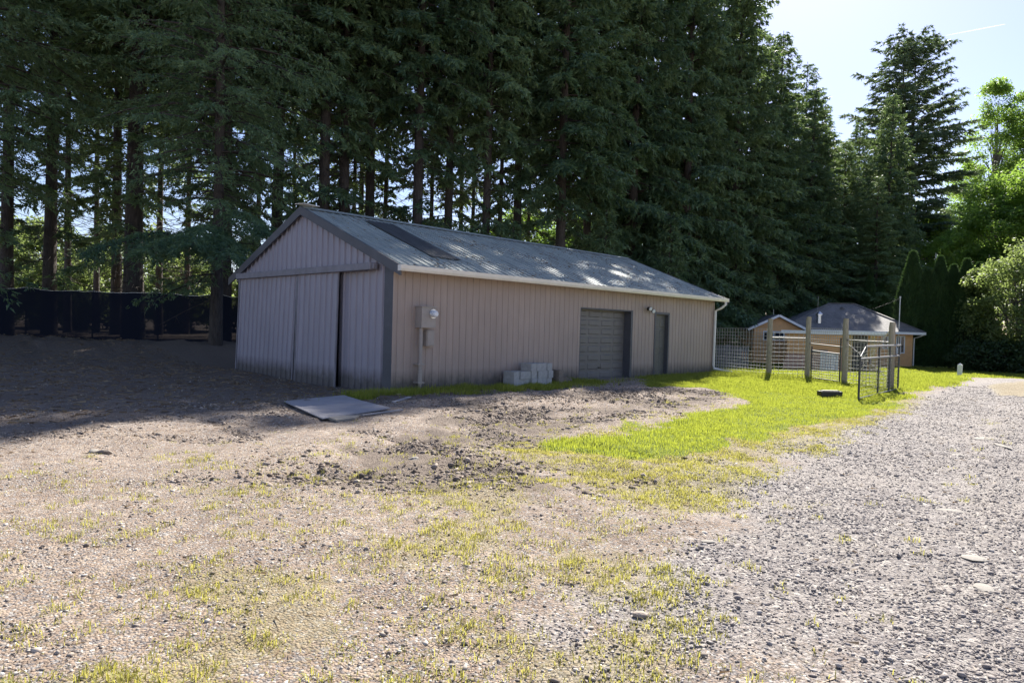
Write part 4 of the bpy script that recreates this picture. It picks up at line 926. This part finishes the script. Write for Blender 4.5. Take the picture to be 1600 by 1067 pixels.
def broadleaf(name,H,cb,R,seed,nclump=70,per=260,leaf=(.16,.30),mat='leaf',clump_r=.9,trunk_r=None,shape='round',bark_='bark_pale',stems=1,asp=.6):
    r=np.random.default_rng(seed); P=[];Nn=[];limbs=MB(); tr=trunk_r or H*.013
    cen=[]
    for i in range(nclump):
        for _ in range(50):
            v=r.uniform(-1,1,3)
            if np.linalg.norm(v)<1: break
        v=v/ max(np.linalg.norm(v),.01)*np.linalg.norm(v)**.45
        zc=cb+(H-cb)*(v[2]*.5+.5); rel=(zc-cb)/(H-cb)
        rr_=R*(1 if shape=='round' else (.55+.45*math.sin(math.pi*min(1,rel*1.0+.1))))
        c=np.array([v[0]*rr_*r.uniform(.75,1.15),v[1]*rr_*r.uniform(.75,1.15),zc]); cen.append(c)
    tops=[(r.normal(0,R*.35) if stems>1 else 0,r.normal(0,R*.35) if stems>1 else 0) for _ in range(stems)]
    for sx,sy in tops:
        limbs.tube([(0,0,-.3),(sx*.25,sy*.25,H*.25),(sx*.6,sy*.6,H*.6),(sx,sy,H*.92)],[tr*1.1,tr*.85,tr*.5,.02],8,caps=False)
    for c in cen:
        sx,sy=tops[r.integers(len(tops))]; zb_=max(.3,c[2]*r.uniform(.5,.8)); t=zb_/(H*.92); b=np.array([sx*t,sy*t,zb_]); mid=(b+c)/2+r.normal(0,.15*R*.3,3)+np.array([0,0,-.05*R])
        limbs.tube([tuple(b),tuple(mid),tuple(c)],[.012*H*.35+.01,.02,.006],4,caps=False)
        n=int(per*r.uniform(.5,1.4)); cr=clump_r*r.uniform(.6,1.3)
        q=unit(r.normal(size=(n,3)))*(r.random((n,1))**.5)*cr*np.array([1.15,1.15,.75]); p=c+q; p[:,2]-=(q[:,0]**2+q[:,1]**2)*.12/cr
        P.append(p); Nn.append(unit(q*.5/cr+r.normal(0,.6,(n,3))+np.array([0,0,.6])))
    P=np.concatenate(P);Nn=np.concatenate(Nn)
    V=leaf_quads(P,Nn,r.uniform(leaf[0],leaf[1],len(P)),r,asp)
    e=empty(name); limbs.build('trunk',MT[bark_],e,smooth=True); link_mesh('crown',np_mesh('crown',V,np.arange(len(V)).reshape(-1,4)),MT[mat],e); return e
def thuja(name,H,R,seed):
    r=np.random.default_rng(seed); n=30000; u=r.random(n)**.75; z=.1+(H-.1)*u; rad_=R*np.clip((1-u)*1.9,0,1)**.75*np.clip(.75+u*2,0,1); az=r.uniform(0,6.283,n)
    lob=1+.10*np.sin(az*5+z*1.3+seed)+.08*np.sin(az*9-z*2.1); q=rad_*lob*(1-.35*r.random(n)**2)
    P=np.stack([np.cos(az)*q,np.sin(az)*q,z],1); D=unit(np.stack([np.cos(az)*.45,np.sin(az)*.45,np.full(n,1.)],1)+r.normal(0,.28,(n,3)))
    V=tri_blades(P,D,r.uniform(.14,.32,n),r.uniform(.05,.10,n)); e=empty(name)
    w=MB(); w.tube([(0,0,-.2),(0,0,H*.9)],[.09,.02],8,caps=False)
    # dense inner foliage mass
    w2=MB(); pts=[(0,0,.15+(H-.5)*i/14) for i in range(15)]; rs=[max(.02,R*.62*min(1,(1-i/14)*1.9)**.75*min(1,.75+i/7)) for i in range(15)]
    w2.tube(pts,rs,9)
    base=np.array(w2.v); f4=[f for f in w2.f if len(f)==4]
    w.build('trunk',MT['thuja_bark'],e)
    me=np_mesh('crown',V,np.arange(len(V)).reshape(-1,3)); bm=bmesh.new(); bm.from_mesh(me); vs=[bm.verts.new(v) for v in w2.v]; [bm.faces.new([vs[i] for i in f]) for f in w2.f]; bm.to_mesh(me); bm.free()
    link_mesh('crown',me,MT['thuja'],e); return e
ordn=['first','second','third','fourth','fifth','sixth','seventh','eighth','ninth','tenth','eleventh','twelfth','thirteenth','fourteenth','fifteenth','sixteenth','seventeenth','eighteenth','nineteenth','twentieth']
protos={}
def get(kind):
    if kind in protos: return protos[kind],False
    k=kind
    if k=='tall': e=conifer('fir_tree',34,13,4.1,1,low_keep=.46,low_z=3.0,dead=130,step=.66,nbr=6,twd=10,bld=20,droop=1.2,trunk_r=.33,blade=(.18,.36,.07,.12),shape=.6)
    elif k=='tall2': e=conifer('fir_tree',35,15.0,4.0,2,low_keep=.40,low_z=4.0,dead=140,step=.70,nbr=6,twd=10,bld=20,droop=1.1,trunk_r=.30,blade=(.18,.36,.07,.12),shape=.6)
    elif k=='slim': e=conifer('fir_tree',30,13.0,2.8,3,low_keep=.25,low_z=5,dead=90,step=.6,twd=9,bld=20,blade=(.2,.38,.08,.13),shape=.6,trunk_r=.19)
    elif k=='edge': e=conifer('fir_tree',34,2.0,5.2,4,low_keep=.9,low_z=.6,dead=10,step=.62,nbr=6,twd=10.5,droop=1.2,shape=.66,bld=20,blade=(.2,.40,.08,.14))
    elif k=='edge2': e=conifer('fir_tree',33,9.0,4.7,5,open_=.9,low_keep=.55,low_z=1.0,dead=60,step=.66,nbr=6,twd=10.5,droop=1.1,shape=.72,bld=20,blade=(.2,.40,.08,.14))
    elif k=='young': e=conifer('fir_tree',8,.5,2.2,6,low_keep=1,low_z=.3,dead=0,step=.3,nbr=6,trunk_r=.09)
    elif k=='open': e=conifer('fir_tree',33,12,6.4,7,low_keep=.5,low_z=5,dead=30,step=.66,nbr=6,open_=.62,shape=.55,droop=.4,twd=7,bld=20,mat='fir_far',blade=(.25,.45,.09,.15),top_r=.9)
    elif k=='near': e=conifer('fir_tree',30,6,4.6,8,low_keep=.5,low_z=2.5,dead=50,step=.42,nbr=6,bld=22,twd=8,blade=(.10,.20,.035,.06),trunk_r=.23)
    protos[kind]=e; return e,True
def put(kind,x,y,sc,label,group,rz=None,h=None,mat=None):
    p,first=get(kind); r_=random.uniform(0,6.28) if rz is None else rz; z=ghs(x,y)-.05
    if first: o=p; o.location=(x,y,z); o.rotation_euler=(0,0,r_); s3=(sc*random.uniform(.95,1.05),)*2+((h or sc),); o.scale=s3
    else: o=dup(p,(x,y,z),r_,(sc*random.uniform(.92,1.06),sc*random.uniform(.92,1.06),(h or sc)))
    tag(o,label,'fir tree',group); return o
g1='tall firs of the row behind the screen fence and shed'
g3='thinnest firs standing back behind the shed'
for i,(px_,d_) in enumerate([(455,44),(500,40),(548,41),(598,38),(668,41),(733,43),(777,39),(822,45)]):
    la_=(px_-800)/1051*d_; put('slim',(d_+la_)*.707,(d_-la_)*.707,.85,'one of the thinnest firs set back behind the shed, %s of these from the left'%ordn[i],g3,h=.95)
g2='firs of the dense row right of the shed'
# trees behind the screen fence, from left to right in the picture
L1=[('tall2',5.5,38.6,1.0),('tall',7.1,38.2,.95),('slim',8.8,43.4,1.0),('slim',11.0,46.9,1.0),('tall2',10.6,41,1.0),('tall',9.5,33.9,1.25),('slim',13.1,42,1.1),('slim',15.6,45.1,1.0),('tall2',12.4,31.2,1.15),('tall',13.6,34.4,.9),('slim',17.9,40.,.95)]
for i,(k,x,y,s_) in enumerate(L1):
    lab={5:'thickest dark fir trunk behind the screen fence, left of the shed'}.get(i,'dark fir behind the screen fence, %s trunk from the left edge of the row'%ordn[i])
    put(k,x,y,s_,lab,g1,h=1.0)
L2=[('tall',15.1,31.5,.95),('tall2',16.4,29.3,1.05),('tall',17.5,29.4,.9),('tall2',19.4,30.,.95),('slim',22.4,35.8,1.05),('tall',20.8,27.8,1.05),('tall2',23.6,28.9,.95),('slim',28.6,33.6,1.0),('tall',24.9,27.2,.9),('tall2',28.3,28.1,1.0),('edge2',29.6,25.8,.95),('slim',34.8,30.2,1.0),('tall',33.6,27.2,1.0)]
for i,(k,x,y,s_) in enumerate(L2):
    put(k,x,y,s_,'tall fir rising behind the shed roof, %s trunk to the right of the roof peak'%ordn[i],g1,h=1.02)
L3=[('edge',37.0,26.0,1.0,1.12),('edge2',40.0,28.8,1.0,1.1),('edge',42.0,25.0,.95,1.08),('edge2',45.5,27.3,1.0,1.06),('edge',48.3,24.6,.95,1.02),('edge2',51.6,27.4,1.0,1.0),('edge',53.8,23.8,.9,.78),('edge2',57.6,26.6,.92,.86),('edge',60.2,23.6,.85,.70),('edge2',64.4,26.0,.9,.84),('edge',66.5,23.0,.8,.60),('edge2',71.,27.,.85,.80),('edge',74.5,24.5,.8,.72)]
for i,(k,x,y,s_,h_) in enumerate(L3):
    put(k,x,y,s_,'full dark fir with branches to the ground, %s from the shed toward the open sky'%ordn[i],g2,h=h_)
L4=[('edge',78.5,28.5,.7,.66,'shorter fir filling the low gap in the tree line, left of the two'),('edge2',79.6,25.4,.7,.62,'shorter fir filling the low gap in the tree line, right of the two'),
    ('edge',72.4,20.9,.8,.76,'dark fir with a pointed top just left of the widest open fir above the house'),('open',97.4,26.9,1.22,1.23,'tallest open fir with layered limbs above the house, left trunk of the pair'),('open',98.6,25.9,1.18,1.25,'tallest open fir with layered limbs above the house, right trunk of the pair'),
    ('edge2',65.6,19.8,.7,.5,'lower dark fir directly behind the house roof'),('edge',88,24.6,.8,.6,'dark fir far behind, between the tallest pair and the leafy trees')]
for k,x,y,s_,h_,lab in L4: put(k,x,y,s_,lab,'firs behind the house',h=h_)
# young firs and low foliage
for i,(x,y,s_,lab) in enumerate([(15.8,25.6,.75,'young fir poking up behind the shed roof peak'),(21.3,25.2,.8,'young fir behind the middle of the shed roof, left one'),(25.2,25.4,.9,'young fir behind the middle of the shed roof, right one'),(31.8,24.2,1.1,'broad young fir behind the far part of the shed roof'),(36.2,22.6,1.15,'bushy young fir at the far end of the shed ridge')]):
    put('young',x,y,s_,lab,'young firs behind the shed',h=s_)
put('near',9.9,25.6,.9,'fir at the back left corner of the shed whose low branch hangs over the wall',None,rz=.6,h=1.0)
put('near',2.6,31.2,1.25,'fir at the far left whose drooping branches reach in nearest the camera',None,rz=2.0,h=1.1)
# low bough over the shed corner, a part of that fir
def bough(tree,p0,p1,seed,wide=1.0):
    r=np.random.default_rng(seed); p0=np.array(p0,float); p1=np.array(p1,float); L=np.linalg.norm(p1-p0); d=(p1-p0)/L; sd=unit(np.cross(d,[0,0,1.])); n=90
    t=r.uniform(.2,1,n)**.8; B=p0+np.outer(t*L,d); B[:,2]+=.5*np.sin(t*3.1)*1-.0
    s_=np.where(np.arange(n)%2==0,1.,-1.); l=(1.3*(1.15-t)+.35)*r.uniform(.5,1.2,n)*wide; dd=unit(sd*s_[:,None]+d*.7+np.array([0,0,-1])*r.uniform(.1,.8,n)[:,None])
    m=(l*34).astype(int)+3; ix=np.repeat(np.arange(n),m); u=r.random(len(ix)); P=B[ix]+dd[ix]*(l[ix]*u)[:,None]+r.normal(0,.03,(len(ix),3)); P[:,2]-=(l[ix]*u)**2*.25
    bd=unit(dd[ix]*.9+r.normal(0,.4,(len(ix),3))+np.array([0,0,-.25])); V=tri_blades(P,bd,r.uniform(.09,.18,len(P)),r.uniform(.03,.05,len(P)))
    return V,[tuple(p0),tuple(p0+d*L*.5+np.array([0,0,.45])),tuple(p1)]
VV=[];w=MB()
for (a,b,sd_,wd) in [((9.9,25.6,4.2),(8.3,20.3,3.25),1,1.0),((9.9,25.6,4.6),(7.4,21.0,3.6),2,1.1),((9.9,25.6,4.0),(6.4,22.0,3.4),3,1.1),((9.9,25.6,5.2),(9.6,20.9,4.2),4,.8),((9.9,25.6,4.4),(5.2,23.8,3.3),5,1.1)]:
    V_,q=bough(None,a,b,sd_,wd); VV.append(V_); w.tube(q,[.05,.03,.008],5,caps=False)
fo=empty('fir_bough',(9.9,25.6,4.2)) if False else None
V_=np.concatenate(VV)
near_tree=[o for o in bpy.data.objects if o.get('label','').startswith('fir at the back left corner')][0]
Mi=(Matrix.Translation(near_tree.location)@near_tree.rotation_euler.to_matrix().to_4x4()@Matrix.Diagonal((*near_tree.scale,1))).inverted()
Mn=np.array(Mi); V_=(np.c_[V_,np.ones(len(V_))]@Mn.T)[:,:3]
w.v=[tuple(Mi@Vector(v)) for v in w.v]
bo=link_mesh('low_bough',np_mesh('low_bough',V_,np.arange(len(V_)).reshape(-1,3)),MT['fir'],near_tree); lb=w.build('bough_wood',MT['bark'],bo)
# arborvitae hedge
th=None
for i,(x,y,h_,s_) in enumerate([(52.9,13.6,7.9,1.05),(53.0,12.7,6.6,.9),(53.2,12.0,7.5,.95),(53.2,11.2,6.9,.9),(53.4,10.5,7.25,.95),(53.5,9.8,7.0,.95)]):
    if th is None: th=thuja('arborvitae',7.5,.75,5); o=th
    else: o=dup(th,(0,0,0),0)
    o.location=(x,y,ghs(x,y)-.05); o.rotation_euler=(0,0,i*1.1); o.scale=(s_*1.15,s_*1.15,h_/7.5)
    tag(o,'dark columnar arborvitae right of the house, %s from the left of six'%ordn[i],'arborvitae','arborvitae in a row beside the house')
for i,(x,y,h_) in enumerate([(63.5,19.6,7.2),(64.2,18.9,6.6)]):
    o=dup(th,(x,y,ghs(x,y)-.05),i*2.); o.scale=(1.1,1.1,h_/7.5); tag(o,'pointed arborvitae rising behind the house roof, %s one'%('left','right')[i],'arborvitae','pair of arborvitae behind the roof')
# leafy trees and shrubs on the right
def bl(name,x,y,lab,cat,group=None,**k):
    o=broadleaf(name,**k); o.location=(x,y,ghs(x,y)-.05); tag(o,lab,cat,group); return o
hz=bl('hazel_bush',52.2,7.3,'large sunlit pale green shrub right of the arborvitae','shrub',H=8.2,cb=.4,R=2.8,seed=31,nclump=130,per=260,leaf=(.13,.25),mat='leaf_pale',clump_r=.8,stems=5)
o=dup(hz,(54.5,3.6,ghs(54.5,3.6)),2.0,(1.05,1.05,.8)); tag(o,'sunlit pale green shrub at the right edge of the picture','shrub')
rt=bl('maple_tree',82.5,13.2,'round bright green maple above the pale shrub','maple tree',H=18.5,cb=6.5,R=4.6,seed=32,nclump=120,per=240,leaf=(.22,.38),mat='leaf',clump_r=1.15)
o=dup(rt,(80,8.6,ghs(80,8.6)),1.,(1.15,1.15,1.05)); tag(o,'darker leafy maple at the right edge beside the round bright maple','maple tree')
o=dup(rt,(98,23.5,-.4),2.5,(1.2,1.2,.95)); tag(o,'sunlit maple seen low through the limbs of the tallest fir','maple tree')
o=dup(rt,(92,18.3,-.4),4.0,(1.0,1.0,.80)); tag(o,'sunlit maple between the tallest fir and the arborvitae tops','maple tree')
cw=bl('cottonwood_tree',121,20.7,'airy tall cottonwood against the sky, leftmost of four','cottonwood tree','airy cottonwoods against the sky',H=41,cb=12,R=5.0,seed=33,nclump=150,per=150,leaf=(.26,.46),mat='leaf',clump_r=1.4,shape='tall')
for x,y,s_,h_,lab in [(122,16.5,1.0,.95,'second airy cottonwood from the left, slightly shorter, by the right edge'),(121,13.2,1.1,1.0,'third airy cottonwood from the left at the right edge'),(128,25.2,.8,.74,'lowest airy cottonwood, beyond the tallest fir')]:
    o=dup(cw,(x,y,-.4),x+y,(s_,s_,h_)); tag(o,lab,'cottonwood tree','airy cottonwoods against the sky')
bs=bl('low_bush',50.0,9.0,'low dark bush at the right foot of the arborvitae','bush',H=1.7,cb=.1,R=1.6,seed=34,nclump=40,per=220,leaf=(.10,.2),mat='leaf_dark',clump_r=.45,stems=6,trunk_r=.03)
for x,y,s_,h_,lab in [(50.2,7.4,1.2,1.15,'low dark bush under the pale shrub, middle of the bank'),(50.6,5.9,1.3,1.2,'low dark bush farthest right where the drive bends'),(51.6,9.3,.9,1.8,'taller dark bush between arborvitae and pale shrub')]:
    o=dup(bs,(x,y,ghs(x,y)-.05),x*3,(s_,s_,h_)); tag(o,lab,'bush','low dark bushes on the bank')
# bushes and trees in the light beyond the row of firs
bb=bl('leafy_bush',10.2,60.3,'sunlit leafy bush seen between the far left trunks','bush','sunlit bushes beyond the firs',H=8,cb=.3,R=3.6,seed=35,nclump=80,per=220,leaf=(.2,.34),mat='leaf_pale',clump_r=.95,stems=4)
BG=[(12,54,.8,'leftmost but one'),(16.7,61,1.1,'left of the thickest trunk'),(16.8,48.6,.8,'just right of the thickest trunk'),(21.8,54.5,1.0,'left of the shed corner'),(27.5,57.3,.9,'above the shed peak'),(8.9,72,1.2,'at the left edge'),(30.1,51.9,.8,'behind the near roof'),(38.6,54.7,.85,'behind the middle of the roof'),(41.8,48.7,.8,'behind the roof, right of the middle')]
for x,y,s_,w_ in BG:
    o=dup(bb,(x,y,ghs(x,y)-.1),x+y,(s_,s_,s_*.95)); tag(o,'sunlit leafy bush beyond the firs, '+w_,'bush','sunlit bushes beyond the firs')
for i,(x,y) in enumerate([(50.4,48.6),(56.7,45.1),(66,42),(75,40),(84,36),(92,33)]):
    o=dup(rt,(x,y,-.3),x,(1.1,1.1,.75)); tag(o,'leafy maple half hidden far behind the dense firs, %s from the left'%ordn[i],'maple tree','maples far behind the firs')
